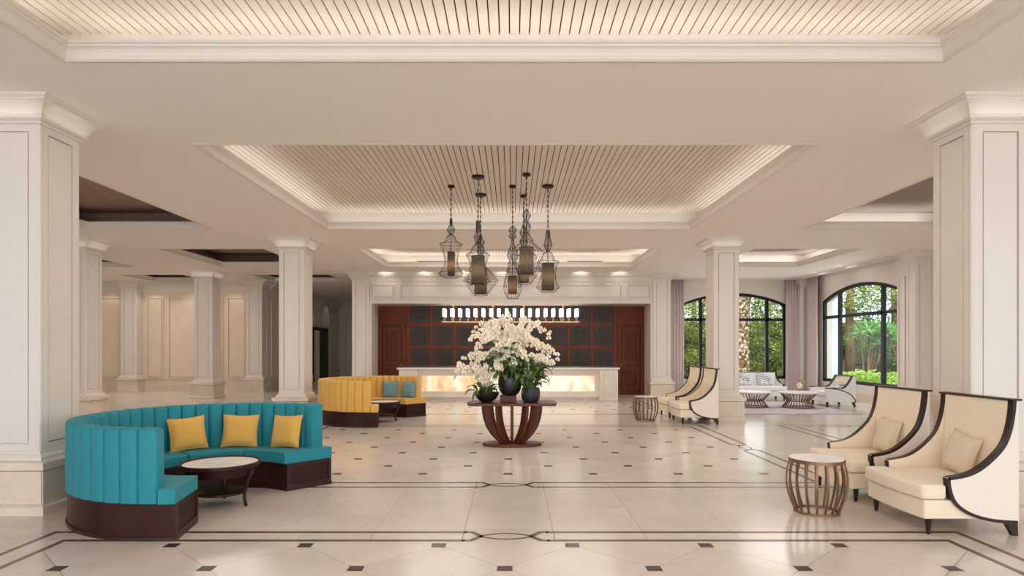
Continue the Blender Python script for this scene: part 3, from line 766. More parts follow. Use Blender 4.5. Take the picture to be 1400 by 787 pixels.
# ================================================================== LINEAR CHANDELIER
ch = thing('linear_chandelier', 'long brass bar chandelier with a row of glowing cylinder lamps above reception', 'chandelier', (-.05, 22.1, 0))
NB = 18; LW = 4.58
for row in (-.18, .18):
    MB().box(-LW / 2 - .09, LW / 2 + .09, row - .03, row + .03, 2.55, 2.585).build('bar', M['brass'], ch, bevel=.004)
arm_me = MB().box(-.018, .018, -.18, .18, 2.553, 2.582).mesh('cross_bar', M['brass'])
for x in (-1.99, -.61, .46, 1.83):
    link('cross_bar', arm_me, ch, loc=(x, 0, 0))
    MB().tube([(x, 0, 2.57), (x, 0, 3.15)], .022, 10).build('rod', M['brass'], ch)
    MB().lathe([(0, 3.10), (.03, 3.105), (.06, 3.14), (.075, 3.165), (.075, 3.169)], 16, (x, 0)).build('canopy', M['brass'], ch, smooth=True)
hold = MB().lathe([(.012, 0), (.014, .09), (.02, .13), (.045, .145), (.045, .155), (0, .155)], 10).mesh('lamp_holder', M['brass'], True)
bulb = MB().lathe([(0, .125), (.05, .128), (.054, .14), (.054, .40), (.05, .41), (0, .41)], 14).mesh('lamp', M['bulb'], True)
for row in (-.18, .18):
    for i in range(NB):
        x = -LW / 2 + LW * i / (NB - 1)
        link('lamp_holder', hold, ch, loc=(x, row, 2.585)); link('lamp', bulb, ch, loc=(x, row, 2.615))

# ================================================================== PENDANTS
def pendant(label, ccx, Y, prof, shade, can, dx=0, red=False):
    k = Y / 870 / 3.935
    Xp = (590 + ccx / 3.935 - 700) * Y / 870
    zz = lambda cy: H + (475 - (220 + cy / 3.935)) * Y / 870
    r = thing('pendant_lamp', label, 'pendant lamp', (Xp, Y, 0), group='wire cage pendants over the centre table')
    ZP = 4.62
    MB().lathe([(0, ZP - .055), (can * .35, ZP - .05), (can * .5, ZP - .035), (can * .5, ZP - .003)], 24).build('canopy', M['espresso_leg'], r, smooth=False)
    ztop = zz(prof[0][0])
    n = 12; cable = MB().tube([(0, 0, ztop - .02), (0, 0, ZP - .04)], .0065, 6)
    zc = ztop
    i = 0
    while zc < ZP - .09:            # chain links alternate in two planes
        pts = []
        for a in range(9):
            th = 2 * math.pi * a / 8; u = .011 * math.cos(th); pts.append(((u, 0) if i % 2 else (0, u)) + (zc + .025 + .028 * math.sin(th),))
        cable.tube(pts, .0035, 4, False); zc += .045; i += 1
    cable.build('chain', M['dark_wire'], r)
    NW = 22; cage = MB(); pr = [(w * k / 2, zz(cy)) for cy, w in prof]
    # refine the outline a little so that the wires bend smoothly
    fine = []
    for a in range(len(pr) - 1):
        p0 = pr[max(a - 1, 0)]; p1 = pr[a]; p2 = pr[a + 1]; p3 = pr[min(a + 2, len(pr) - 1)]
        for s in range(3):
            t = s / 3; f = lambda i_: p1[i_] + .5 * t * ((p2[i_] - p0[i_]) * .5 + t * (2 * p0[i_] * .5 - 5 * p1[i_] * .5 + 4 * p2[i_] * .5 - p3[i_] * .5 + p1[i_] * 0 - (p1[i_] - p2[i_]) * 0 + .0)) if False else p1[i_] + (p2[i_] - p1[i_]) * t
            fine.append((max(.004, f(0)), f(1)))
    fine.append(pr[-1])
    for a in range(NW):
        th = 2 * math.pi * a / NW; c, s = math.cos(th), math.sin(th)
        cage.tube([(q_[0] * c, q_[0] * s, q_[1]) for q_ in fine], .0023, 4, False)
    for q_ in [p for i_, p in enumerate(pr) if p[0] > .03 and (i_ == len(pr) - 1 or (0 < i_ and p[0] >= pr[i_ - 1][0] and p[0] >= pr[i_ + 1][0]))]:
        pts = [(q_[0] * math.cos(2 * math.pi * a / 24), q_[0] * math.sin(2 * math.pi * a / 24), q_[1]) for a in range(25)]
        cage.tube(pts, .0036, 4, False)
    cage.build('wire_cage', M['dark_wire'], r, kind='stuff')
    sw, s0, s1 = shade; sr = sw * k / 2; z0, z1 = zz(s1), zz(s0)
    MB().lathe([(sr, z0), (sr, z1)], 28).build('shade', M['shade_red' if red else 'shade'], r, smooth=True)
    rings = MB()
    for z in (z0, z1):
        rings.tube([(sr * math.cos(2 * math.pi * a / 28), sr * math.sin(2 * math.pi * a / 28), z) for a in range(29)], .006, 5, False)
        for a in (0, 1, 2): rings.tube([(0, 0, z), (sr * math.cos(a * 2.094), sr * math.sin(a * 2.094), z)], .003, 4)
    rings.build('shade_rim', M['dark_wire'], r)
    MB().tube([(0, 0, z1 - .12), (0, 0, ztop)], .006, 6).build('stem', M['dark_wire'], r)
    zb = z0 + (z1 - z0) * .62
    MB().lathe([(0, zb - .05), (.02, zb - .035), (.024, zb), (.012, zb + .04), (0, zb + .045)], 12).build('bulb', M['warm_bulb'], r, smooth=True)
    d = bpy.data.lights.new('bulb_light', 'POINT'); d.energy = 1.0; d.color = (1, .7, .4); d.shadow_soft_size = .03
    l = bpy.data.objects.new('bulb_light', d); COL.objects.link(l); l.location = (Xp, Y, zb - .08)
    return r
pendant('small wire cage pendant at the far left, hourglass cage with a slim shade', 105, 11.54,
        [(308, 12), (345, 16), (355, 30), (370, 45), (397, 16), (403, 36), (412, 50), (428, 57), (439, 86), (447, 125), (460, 106), (490, 86), (530, 70), (560, 76), (585, 98), (602, 131), (616, 118), (628, 66)], (41, 490, 615), .125, red=True)
pendant('wire cage pendant second from left, wide shade above the diamond-shaped cage', 250, 10.9,
        [(320, 19), (386, 25), (395, 36), (406, 47), (430, 32), (450, 25), (456, 48), (466, 66), (487, 74), (496, 96), (505, 130), (520, 108), (557, 83), (600, 90), (630, 116), (645, 135), (667, 80)], (73, 512, 660), .22)
pendant('low wire cage pendant with the widest diamond-shaped cage, behind the second from left', 264, 12.18,
        [(395, 10), (420, 20), (439, 45), (462, 22), (485, 42), (505, 24), (540, 34), (560, 46), (600, 115), (642, 188), (680, 132), (722, 70)], (68, 580, 712), .21)
pendant('lowest wire cage pendant, slim oval cage around a small brown shade', 436, 11.54,
        [(349, 8), (362, 34), (373, 44), (391, 22), (407, 44), (421, 13), (458, 24), (485, 48), (505, 65), (537, 33), (552, 50), (575, 46), (610, 70), (640, 86), (675, 98), (705, 88), (740, 54)], (50, 620, 712), .125, red=True)
pendant('highest wire cage pendant, stacked bulbs over a wide cone cage and large shade', 511, 10.75,
        [(258, 8), (275, 28), (291, 47), (324, 18), (340, 36), (353, 47), (385, 25), (405, 40), (418, 62), (430, 74), (440, 70), (447, 84), (470, 142), (492, 192), (537, 150), (575, 116), (614, 84)], (77, 465, 605), .14)
pendant('wire cage pendant mostly hidden behind the highest one, cage low and wide', 495, 12.27,
        [(345, 12), (370, 30), (385, 42), (412, 22), (432, 44), (458, 20), (490, 96), (516, 150), (545, 112), (566, 150), (588, 190), (625, 130), (660, 80)], (60, 560, 650), .125)
pendant('wire cage pendant at the far right, waisted cage with a tall grey shade', 626, 11.54,
        [(371, 18), (418, 29), (440, 40), (454, 46), (488, 15), (494, 36), (502, 52), (515, 62), (528, 68), (536, 92), (542, 123), (560, 100), (596, 80), (640, 90), (664, 108), (680, 126), (704, 74)], (68, 552, 692), .21)

# ================================================================== CURVED BANQUETTES
RO, RI, RB = 1.373, .77, 1.20
A0, A1 = 47.4, 279.7
def sector(r0, r1, a0, a1, z0, z1, seg):
    pts = [(r1 * math.cos(R(a0 + (a1 - a0) * i / seg)), r1 * math.sin(R(a0 + (a1 - a0) * i / seg))) for i in range(seg + 1)]
    pts += [(r0 * math.cos(R(a1 + (a0 - a1) * i / seg)), r0 * math.sin(R(a1 + (a0 - a1) * i / seg))) for i in range(seg + 1)]
    return MB_prism_sector(pts, seg, z0, z1)
def MB_prism_sector(pts, seg, z0, z1):
    mb = MB(); k = len(pts); mb.v = [(p[0], p[1], z0) for p in pts] + [(p[0], p[1], z1) for p in pts]
    for i in range(seg):
        a, b, c, d = i, i + 1, 2 * seg + 1 - i - 1, 2 * seg + 1 - i
        mb.face((d, c, b, a)); mb.face((k + a, k + b, k + c, k + d))
    for i in range(k):
        j = (i + 1) % k; mb.face((i, j, k + j, k + i))
    return mb
def banquette(loc, fabric, label):
    r = thing('curved_banquette', label, 'sofa', loc)
    base = sector(RI, RO - .02, A0, A1, 0, .32, 58)
    base.build('base', M['espresso'], r, autos=30)
    t = sector(RI - .012, RO - .008, A0 - .5, A1 + .5, 0, .035, 58)
    t.build('skirting', M['espresso_leg'], r, autos=30)
    for a in (A0, A1):          # framed end panels of the base
        s = -1 if a == A0 else 1; f = MB(); th = .012
        for x0, x1, z0, z1 in ((RI, RO - .02, .285, .32), (RI, RO - .02, .035, .075), (RI, RI + .04, .075, .285), (RO - .06, RO - .02, .075, .285)):
            f.box(x0, x1, min(0, s * th), max(0, s * th), z0, z1)
        f.build('end_frame', M['espresso_leg'], r, rot=(0, 0, R(a)))
    b0, b1 = A0 + 7.2, A1 - 6.4
    n = 5
    for i in range(n):
        a0 = A0 + (A1 - A0) * i / n + .25; a1 = A0 + (A1 - A0) * (i + 1) / n - .25
        if i == 0: a0 = A0
        if i == n - 1: a1 = A1
        sg = 14
        def ro(a): return RO - .005 if (a < b0 - .4 or a > b1 + .4) else RB + .03
        angs = sorted({a0 + (a1 - a0) * k / sg for k in range(sg + 1)} | {x for x in (b0 - .41, b0 - .39, b1 + .39, b1 + .41) if a0 < x < a1})
        pts = [(ro(a) * math.cos(R(a)), ro(a) * math.sin(R(a))) for a in angs] + [((RI - .025) * math.cos(R(a)), (RI - .025) * math.sin(R(a))) for a in angs[::-1]]
        MB_prism_sector(pts, len(angs) - 1, .32, .45).build('seat_cushion', M[fabric], r, bevel=.022, seg=3, autos=None)
    NC = 30; da = (b1 - b0) / NC
    mb = MB(); ts = [-1, -.86, -.5, 0, .5, .86, 1]
    def loop(t):
        b = math.sqrt(max(0, 1 - t * t)) ** .6; zt = .962 + .016 * b; ro_ = RO - .026 + .022 * b; ri_ = RB + .032 - .036 * b; pts = []
        for r_, z in ((ro_, .325), (ro_, .6), (ro_, zt - .022), (ro_ - .008, zt - .006), (ro_ - .03, zt), (ri_ + .05, zt), (ri_ + .015, zt - .016), (ri_, zt - .05), (ri_, .6), (ri_, .325)):
            a = R(t * da / 2); pts.append((r_ * math.cos(a), r_ * math.sin(a), z))
        return pts
    m_ = 10
    for t in ts: mb.v += loop(t)
    for j in range(len(ts) - 1):
        for i in range(m_ - 1): mb.face((j * m_ + i, (j + 1) * m_ + i, (j + 1) * m_ + i + 1, j * m_ + i + 1))
        mb.face((j * m_ + m_ - 1, (j + 1) * m_ + m_ - 1, (j + 1) * m_, j * m_))
    mb.face(list(range(m_))); mb.face([(len(ts) - 1) * m_ + i for i in range(m_)][::-1])
    me = mb.mesh('back_channel', M[fabric])
    me.polygons.foreach_set('use_smooth', [True] * len(me.polygons)); me.set_sharp_from_angle(angle=R(50))
    for i in range(NC): link('back_channel', me, r, rot=(0, 0, R(b0 + da * (i + .5))))
    return r
banquette((-3.159, 6.877, 0), 'teal', 'semicircular teal banquette with channelled back on a dark wood base')
banquette((-3.05, 14.70, 0), 'mustard', 'semicircular mustard yellow banquette with channelled back near the reception desk')

def pillow_mesh(name, w, h, t, mat):
    mb = MB(); n = 12
    def pt(i, j, s):
        u = -1 + 2 * i / n; v = -1 + 2 * j / n
        pin = 1 - .085 * (1 - u * u) * abs(v) ** 3; pin2 = 1 - .085 * (1 - v * v) * abs(u) ** 3
        th = t / 2 * (max(0, (1 - u ** 4) * (1 - v ** 4))) ** .6
        return (u * w / 2 * pin2, s * th, h / 2 + v * h / 2 * pin)
    for s in (-1, 1):
        base = len(mb.v)
        for j in range(n + 1):
            for i in range(n + 1): mb.v.append(pt(i, j, s))
        for j in range(n):
            for i in range(n):
                a = base + j * (n + 1) + i; q_ = (a, a + 1, a + n + 2, a + n + 1)
                mb.face(q_ if s < 0 else q_[::-1])
    return mb.mesh(name, mat, True)
def pillow(name, label, loc, rz, w, h, t, mat, lean=15, tilt=0, group=None, piping=True):
    o = bpy.data.objects.new(name, pillow_mesh(name, w, h, t, M[mat])); COL.objects.link(o)
    o.rotation_mode = 'XYZ'
    o.matrix_world = Matrix.Translation(loc) @ Matrix.Rotation(rz, 4, 'Z') @ Matrix.Rotation(R(-lean), 4, 'X') @ Matrix.Rotation(R(tilt), 4, 'Y')
    tag(o, label, 'cushion', group)
    if piping:
        pts = []
        n = 12
        for u, v in [(-1 + 2 * i / n, -1) for i in range(n)] + [(1, -1 + 2 * i / n) for i in range(n)] + [(1 - 2 * i / n, 1) for i in range(n)] + [(-1, 1 - 2 * i / n) for i in range(n + 1)]:
            pin = 1 - .085 * (1 - u * u) * abs(v) ** 3; pin2 = 1 - .085 * (1 - v * v) * abs(u) ** 3
            pts.append((u * w / 2 * pin2, 0, h / 2 + v * h / 2 * pin))
        MB().tube(pts, .005, 5, False).build('piping', M[mat], o, smooth=True)
    return o
def on_arc(c, ang, r, z): return (c[0] + r * math.cos(R(ang)), c[1] + r * math.sin(R(ang)), z)
cT, cY = (-3.159, 6.877), (-3.05, 14.70)
for a, tl, lb in ((133, -3, 'golden yellow cushion on the teal banquette, nearest its tall left arm'), (102.5, 2, 'golden yellow cushion in the middle of the three on the teal banquette'),
                  (70, -2, 'golden yellow cushion at the open right end of the teal banquette')):
    pillow('throw_cushion', lb, on_arc(cT, a, 1.03, .452), R(a + 270), .42, .40, .15, 'yellow', 14, tl, 'golden cushions on the teal banquette')
for a, lb in ((88.5, 'grey blue cushion on the mustard banquette, the one nearer the curve'), (62, 'grey blue cushion on the mustard banquette, at its open right end')):
    pillow('throw_cushion', lb, on_arc(cY, a, 1.04, .452), R(a + 270), .40, .40, .14, 'bluegrey', 14, 0, 'grey blue cushions on the mustard banquette')

# ================================================================== COFFEE TABLES inside the banquettes
def coffee_table(loc, label, rz=0):
    r = thing('coffee_table', label, 'coffee table', loc, rz); r.scale = (.935, .935, 1.02)
    MB().lathe([(.36, .40), (.415, .405), (.43, .415), (.432, .44), (.425, .452), (.413, .452), (.408, .440), (.40, .432), (0, .432)], 48).build('rim', M['espresso'], r, smooth=False, autos=35)
    MB().lathe([(0, .4325), (.398, .4325), (.40, .437), (.398, .4405), (0, .4405)], 48).build('marble_inset', M['white_marble'], r)
    MB().lathe([(.33, .315), (.355, .32), (.36, .33), (.36, .40)], 40).build('apron', M['espresso'], r, autos=35)
    MB().lathe([(0, .125), (.27, .125), (.285, .135), (.285, .15), (.27, .155), (0, .155)], 40).build('shelf', M['espresso'], r, autos=35)
    for a in (-12, 108, 228):
        ca, sa = math.cos(R(a)), math.sin(R(a)); pts = []
        for rr, z in ((.405, .40), (.395, .36), (.36, .30), (.325, .22), (.305, .14), (.305, .07), (.325, .0)): pts.append((rr * ca, rr * sa, z))
        MB().tube(pts, [.018, .021, .023, .022, .02, .02, .019], 8).build('leg', M['espresso_leg'], r, smooth=True)
    return r
coffee_table((-3.12, 6.82, 0), 'round dark wood coffee table with white marble inset by the teal banquette')
coffee_table((-2.95, 14.52, 0), 'round dark wood coffee table with white inset by the mustard banquette', R(20))

# ================================================================== BARREL SIDE TABLES
def barrel_table(loc, label):
    r = thing('barrel_side_table', label, 'side table', loc); r.scale = (.94, .94, 1)
    ht = .555
    MB().lathe([(0, ht - .012), (.272, ht - .012), (.278, ht - .006), (.278, ht - .002), (.274, ht), (0, ht)], 40).build('marble_top', M['white_marble'], r)
    MB().lathe([(.25, ht - .04), (.284, ht - .04), (.284, ht - .004), (.279, ht - .004), (.279, ht - .013), (.25, ht - .013), (.25, ht - .04)], 40).build('rim', M['bronze'], r)
    MB().lathe([(.205, 0), (.232, 0), (.232, .022), (.205, .022), (.205, 0)], 40).build('base_ring', M['bronze'], r)
    mb = MB(); zs = [i / 12 for i in range(13)]
    def rad(t): return .222 + (.276 - .222) * t + .062 * math.sin(math.pi * min(1, t * .98)) ** .9
    for i, t in enumerate(zs):
        z = .01 + t * (ht - .045); rr = rad(t)
        mb.v += [(rr, -.011, z), (rr, .011, z), (rr - .014, .011, z), (rr - .014, -.011, z)]
    for i in range(12):
        for k in range(4):
            l = (k + 1) % 4; mb.face((i * 4 + k, i * 4 + l, i * 4 + 4 + l, i * 4 + 4 + k))
    me = mb.mesh('slat', M['bronze'])
    for k in range(18): link('slat', me, r, rot=(0, 0, R(k * 20 + 6)))
    return r
barrel_table((3.12, 6.52, 0), 'bronze barrel side table with white marble top by the large cream armchairs')
barrel_table((3.08, 14.68, 0), 'bronze barrel side table with white top by the armchairs at the distant pillar')

# ================================================================== WING ARMCHAIRS (front faces -X)
def wing_chair(name, label, cat, loc, rz, hw=.475, zs=1.0, fabric='cream', side='cream_side', ncush=1, group=None):
    r = thing(name, label, cat, loc, rz, group)
    up = [(.385, 1.205), (.375, 1.09), (.345, .937), (.29, .804), (.19, .69), (.075, .598), (-.04, .548), (-.20, .519)]
    lo = [(-.204, .515), (-.195, .43), (-.165, .33), (-.115, .262), (-.04, .208), (.04, .172), (.12, .148), (.20, .132), (.29, .122), (.42, .115)]
    sc = lambda z: z if z < .52 else .52 + (z - .52) * zs
    up = [(x, sc(z)) for x, z in up]
    def smooth(p, n=4):
        out = []
        for i in range(len(p) - 1):
            p0, p1, p2, p3 = p[max(i - 1, 0)], p[i], p[i + 1], p[min(i + 2, len(p) - 1)]
            for s in range(n):
                t = s / n
                out.append(tuple(.5 * (2 * p1[k] + (p2[k] - p0[k]) * t + (2 * p0[k] - 5 * p1[k] + 4 * p2[k] - p3[k]) * t * t + (3 * p1[k] - p0[k] - 3 * p2[k] + p3[k]) * t ** 3) for k in (0, 1)))
        return out + [p[-1]]
    U_, L_ = smooth(up), smooth(lo); ZT = up[0][1]; XR = .43
    # side panel outline is a strip between the front curves and the rear edge
    front = U_ + L_
    def side_panel(y0, y1):
        mb = MB(); k = len(front); rear = []
        for i, (x, z) in enumerate(front):
            rear.append((XR, max(z, .115)))
        for y in (y0, y1):
            mb.v += [(x, y, z) for x, z in front] + [(x, y, z) for x, z in rear]
        o = 2 * k
        for i in range(k - 1):
            mb.face((i, i + 1, k + i + 1, k + i)); mb.face((o + i + 1, o + i, o + k + i, o + k + i + 1))
            mb.face((i + 1, i, o + i, o + i + 1)); mb.face((k + i, k + i + 1, o + k + i + 1, o + k + i))
        mb.face((0, k, o + k, o)); mb.face((k - 1, o + k - 1, o + 2 * k - 1, 2 * k - 1))
        return mb
    # fix vertical ordering: rear points follow the front points' heights
    for sg in (-1, 1):
        y0, y1 = sorted((sg * (hw - .055), sg * hw))
        side_panel(y0, y1).build('wing_panel', M[side], r)
        yi = sorted((sg * (hw - .055), sg * (hw - .062))); side_panel(*yi).build('inner_lining', M[fabric], r)
        def strip(curve, wd, name):
            mb = MB(); n = len(curve); ya, yb = y0 - .004, y1 + .004
            for i, (x, z) in enumerate(curve):
                a = Vector(curve[max(i - 1, 0)]); b = Vector(curve[min(i + 1, n - 1)]); t = (b - a).normalized(); nn = Vector((-t.y, t.x))
                o_ = Vector((x, z)) - nn * .006; q_ = Vector((x, z)) + nn * wd
                mb.v += [(o_.x, ya, o_.y), (o_.x, yb, o_.y), (q_.x, yb, q_.y), (q_.x, ya, q_.y)]
            for i in range(n - 1):
                for k in range(4):
                    l = (k + 1) % 4; mb.face((i * 4 + k, i * 4 + l, i * 4 + 4 + l, i * 4 + 4 + k))
            mb.face((0, 1, 2, 3)); mb.face((n * 4 - 1, n * 4 - 2, n * 4 - 3, n * 4 - 4))
            mb.build(name, M['espresso_leg'], r)
        strip(U_, .024, 'front_trim'); strip(L_, .022, 'lower_trim')
    wi = hw - .063
    # back
    MB().prism([(.335, .40), (.43, .115), (.43, ZT), (.375, ZT)], 'y', -wi, wi).build('backrest', M[fabric], r, bevel=.012)
    MB().box(.36, .455, -hw - .01, hw + .01, ZT, ZT + .018).build('top_trim', M['espresso_leg'], r, bevel=.004)
    # seat box and cushion with bowed front
    bow = lambda x0, d, n=14: [(x0 - d * (1 - (2 * i / n - 1) ** 2), hw - .02 - (2 * hw - .04) * i / n) for i in range(n + 1)]
    sb = bow(-.40, .035) + [(.15, -hw + .02), (.15, -wi + .002), (.40, -wi + .002), (.40, wi - .002), (.15, wi - .002), (.15, hw - .02)]
    MB().prism(sb, 'z', .145, .315).build('seat_base', M[fabric], r, bevel=.015)
    for c in range(ncush):
        y0 = -hw + .005 + (2 * hw - .01) * c / ncush; y1 = -hw + .005 + (2 * hw - .01) * (c + 1) / ncush
        n = 14; pts = [(-.425 - .04 * (1 - (2 * (y1 - (y1 - y0) * i / n) / (2 * hw)) ** 2), y1 - (y1 - y0) * i / n) for i in range(n + 1)]
        a, b = max(y0, -wi + .004), min(y1, wi - .004)
        pts += ([(-.205, y0), (-.205, a)] if a > y0 else []) + [(.35, a), (.35, b)] + ([(-.205, b), (-.205, y1)] if b < y1 else [])
        MB().prism(pts, 'z', .32, .455).build('seat_cushion', M[fabric], r, bevel=.03, seg=4)
    for sg in (-1, 1):
        y = sg * (hw - .065)
        MB().lathe([(.013, 0), (.017, .01), (.03, .14), (.03, .15)], 12, (-.335, y), cap=True).build('leg', M['espresso_leg'], r)
        MB().prism([(.385, 0), (.435, 0), (.43, .125), (.29, .125), (.335, .09)], 'y', y + sg * .055 - .045 * (sg > 0), y + sg * .055 + .045 * (sg < 0)).build('leg', M['espresso_leg'], r, bevel=.004)
    return r
g = 'cream wing armchairs with dark wood trim'
for y, lb in ((6.15, 'nearest large cream wing armchair with dark trim, in front at the right edge'), (7.36, 'large cream wing armchair behind the nearest one, beside the marble barrel table'),
              (14.39, 'cream wing armchair of the distant pair, nearer one in front of the pillar'), (15.56, 'cream wing armchair of the distant pair, farther one behind')):
    wing_chair('wing_armchair', lb, 'armchair', (4.09, y, 0), 0, group=g)
for y, tl, lb in ((6.24, 9, 'beige square cushion tilted on the nearest large cream armchair'), (7.44, 3, 'beige square cushion on the second large cream armchair'),
              (14.42, 6, 'small beige cushion on the nearer armchair by the distant pillar'), (15.6, 3, 'small beige cushion on the farther armchair by the distant pillar')):
    pillow('lumbar_cushion', lb, (4.09 + .245, y, .458), R(-90), .41, .40, .14, 'tan', 14, tl, 'beige cushions on the wing armchairs')

# ================================================================== CENTRE TABLE AND ORCHIDS
TY = 10.98; TX = 0.0
ct = thing('centre_table', 'dark wooden centre table with curved ribs on an oval base', 'table', (TX, TY, 0))
hexa = [(-.775, 0), (-.725, -.36), (.725, -.36), (.775, 0), (.725, .36), (-.725, .36)]
MB().prism(hexa, 'z', .70, .745).build('tabletop', M['walnut_top'], ct, bevel=.006)
MB().lathe([(0, 0), (.5, 0), (.505, .008), (.505, .035), (.495, .045), (0, .045)], 56, sx=1, sy=.60).build('base', M['walnut'], ct)
for k in range(12):
    a = R(k * 30 + 90); cu = [(.20, .045), (.27, .10), (.36, .20), (.43, .32), (.475, .46), (.497, .60), (.50, .70)]
    inn = [(.10, .045), (.15, .10), (.235, .20), (.31, .32), (.36, .46), (.385, .60), (.39, .70)]
    cu = [(r_ * 1.05, z) for r_, z in cu]
    mb = MB(); ux, uy = math.cos(a), math.sin(a); tx, ty = -uy, ux
    ell = lambda r_, t_: (r_ * ux * 1.0 + tx * t_, (r_ * uy + ty * t_) * .66)
    for (ro_, z), (ri_, z2) in zip(cu, inn):
        for r_, t_ in ((ro_, -.026), (ro_, .026), (ri_, .026), (ri_, -.026)): mb.v.append(ell(r_, t_) + (z,))
    for i in range(6):
        for q_ in range(4):
            l = (q_ + 1) % 4; mb.face((i * 4 + q_, i * 4 + l, i * 4 + 4 + l, i * 4 + 4 + q_))
    mb.build('rib', M['walnut'], ct, bevel=.004)
riser = MB().box(-.14, .14, -.14, .14, 0, .115).build('riser_block', M['walnut'], None, bevel=.004, loc=(-.065, TY, .746))
tag(riser, 'square red-brown wooden riser under the tall black orchid pot', 'riser')

bl = MB()
def petal(mb, ang, ln, wd, cup, tip=.5):
    m = Matrix.Rotation(ang, 4, 'Y')
    pts = [(0, 0, 0), (-wd * .6, -.004, ln * .35), (-wd, -cup * .5, ln * .62), (-wd * .55, -cup, ln * .9), (0, -cup, ln), (wd * .55, -cup, ln * .9), (wd, -cup * .5, ln * .62), (wd * .6, -.004, ln * .35)]
    n = len(mb.v); mb.v += [tuple(m @ Vector(p)) for p in pts]; mb.v.append(tuple(m @ Vector((0, -.010, ln * .6))))
    for i in range(8): mb.face((n + i, n + 8, n + (i + 1) % 8))
for a, ln, wd in ((90, .052, .032), (-90, .052, .032), (0, .048, .022), (128, .046, .02), (-128, .046, .02)): petal(bl, R(a), ln, wd, .010)
bl.cur = 1
bl.lathe([(.012, -.012), (.014, 0), (.004, .012)], 5, (0, -.014))
bl.cur = 0
blossom_me = bl.mesh('blossom', [M['petal'], M['petal_c']])
lf = MB(); nl = 7
for i in range(nl + 1):
    t = i / nl; w = .034 * math.sin(math.pi * min(.98, t * .9 + .08)) ** .7; y = -.26 * t ** 1; z = .17 * math.sin(t * 2.3) - .03 * t
    lf.v += [(-w, y, z + .012), (0, y, z), (w, y, z + .012)]
for i in range(nl):
    lf.face((i * 3, i * 3 + 1, i * 3 + 4, i * 3 + 3)); lf.face((i * 3 + 1, i * 3 + 2, i * 3 + 5, i * 3 + 4))
leaf_me = lf.mesh('leaf', M['orchid_leaf'], True)
def px2(u, v, Y):                       # measured positions of the sprays, turned to metres in the plane of the table
    x, y = 620 + u / 5.827, 425 + v / 5.827
    return Vector(((x - 700) * Y / 870, Y, H + (475 - y) * Y / 870))
rnd = random.Random(11)
def orchid(label, loc, pot_prof, pot_mat, sprays, leaves, leaf_r, rim, root_h, lscale=1.0):
    r = thing('potted_orchid', label, 'potted plant', loc, group='orchids on the centre table')
    MB().lathe(pot_prof, 36).build('pot', M[pot_mat], r, smooth=False, autos=40)
    MB().lathe([(0, rim - .02), (leaf_r * .8, rim - .02)], 24).build('soil', M['soil'], r)
    L0 = Vector(loc)
    for path, dy, dens in sprays:
        n = len(path)
        P_ = [px2(u, v, TY + dy * (.35 + .65 * i / max(1, n - 1))) - L0 for i, (u, v) in enumerate(path)]
        # stem: from the pot up and over along the flowers
        s0 = Vector((rnd.uniform(-.4, .4) * leaf_r, rnd.uniform(-.4, .4) * leaf_r, rim - .02))
        mid = s0.lerp(P_[0], .55); mid.z += .10 * (P_[0] - s0).length; mid.x = s0.x + (P_[0].x - s0.x) * .35
        ctrl = [s0, mid] + P_; pts = []
        for i in range(len(ctrl) - 1):
            p0, p1, p2, p3 = ctrl[max(i - 1, 0)], ctrl[i], ctrl[i + 1], ctrl[min(i + 2, len(ctrl) - 1)]
            for s in range(5):
                t = s / 5; pts.append(.5 * (2 * p1 + (p2 - p0) * t + (2 * p0 - 5 * p1 + 4 * p2 - p3) * t * t + (3 * p1 - p0 - 3 * p2 + p3) * t ** 3))
        pts.append(ctrl[-1]); start = 10
        tail = pts[-1] + (pts[-1] - pts[-3]) * .6 + Vector((0, 0, -.03)); pts.append(tail)
        MB().tube(pts, .005, 5).build('stem', M['stem'], r, smooth=True)
        # blossoms both sides of the flowering length
        fl = pts[start:-1]
        if len(fl) < 2: fl = pts[-3:]
        Ls = [0]
        for a, b in zip(fl, fl[1:]): Ls.append(Ls[-1] + (b - a).length)
        m = max(2, int(Ls[-1] / .052 * dens)) ; m = m
        for k in range(m + 1):
            d = Ls[-1] * k / m; i = max(0, min(len(fl) - 2, next((j for j in range(len(Ls) - 1) if Ls[j + 1] >= d - 1e-9), len(fl) - 2)))
            seg_ = Ls[i + 1] - Ls[i]; p = fl[i].lerp(fl[i + 1], (d - Ls[i]) / seg_ if seg_ else 0)
            sd = 1 if k % 2 else -1
            p = p + Vector((rnd.uniform(-.03, .03), -.02 + rnd.uniform(-.04, .04), sd * .028 + rnd.uniform(-.02, .02)))
            o = link('blossom', blossom_me, r, loc=p)
            o.rotation_euler = (R(rnd.uniform(-25, 12)), R(rnd.uniform(-25, 25)), R(rnd.uniform(-50, 50) + (rnd.choice((0, 0, 0, 180)) if dy > .1 else 0)))
            sc_ = rnd.uniform(.95, 1.25) * (1 if k < m * .85 else .75); o.scale = (sc_, sc_, sc_)
    for k in range(leaves):
        a = rnd.uniform(0, 360); rr = leaf_r * rnd.uniform(.2, .95)
        o = link('leaf', leaf_me, r, loc=(rr * math.cos(R(a)), rr * math.sin(R(a)), rim - .03 + rnd.uniform(-.01, root_h)))
        o.rotation_euler = (R(rnd.uniform(-35, 45)), R(rnd.uniform(-20, 20)), R(a + 90 + rnd.uniform(-30, 30)))
        s = rnd.uniform(.6, 1.05) * lscale; o.scale = (s * 1.25, s, s)
    return r
pot_c = [(0, 0), (.10, 0), (.135, .015), (.18, .08), (.203, .17), (.205, .25), (.198, .31), (.188, .31), (.19, .25), (.188, .17), (0, .16)]
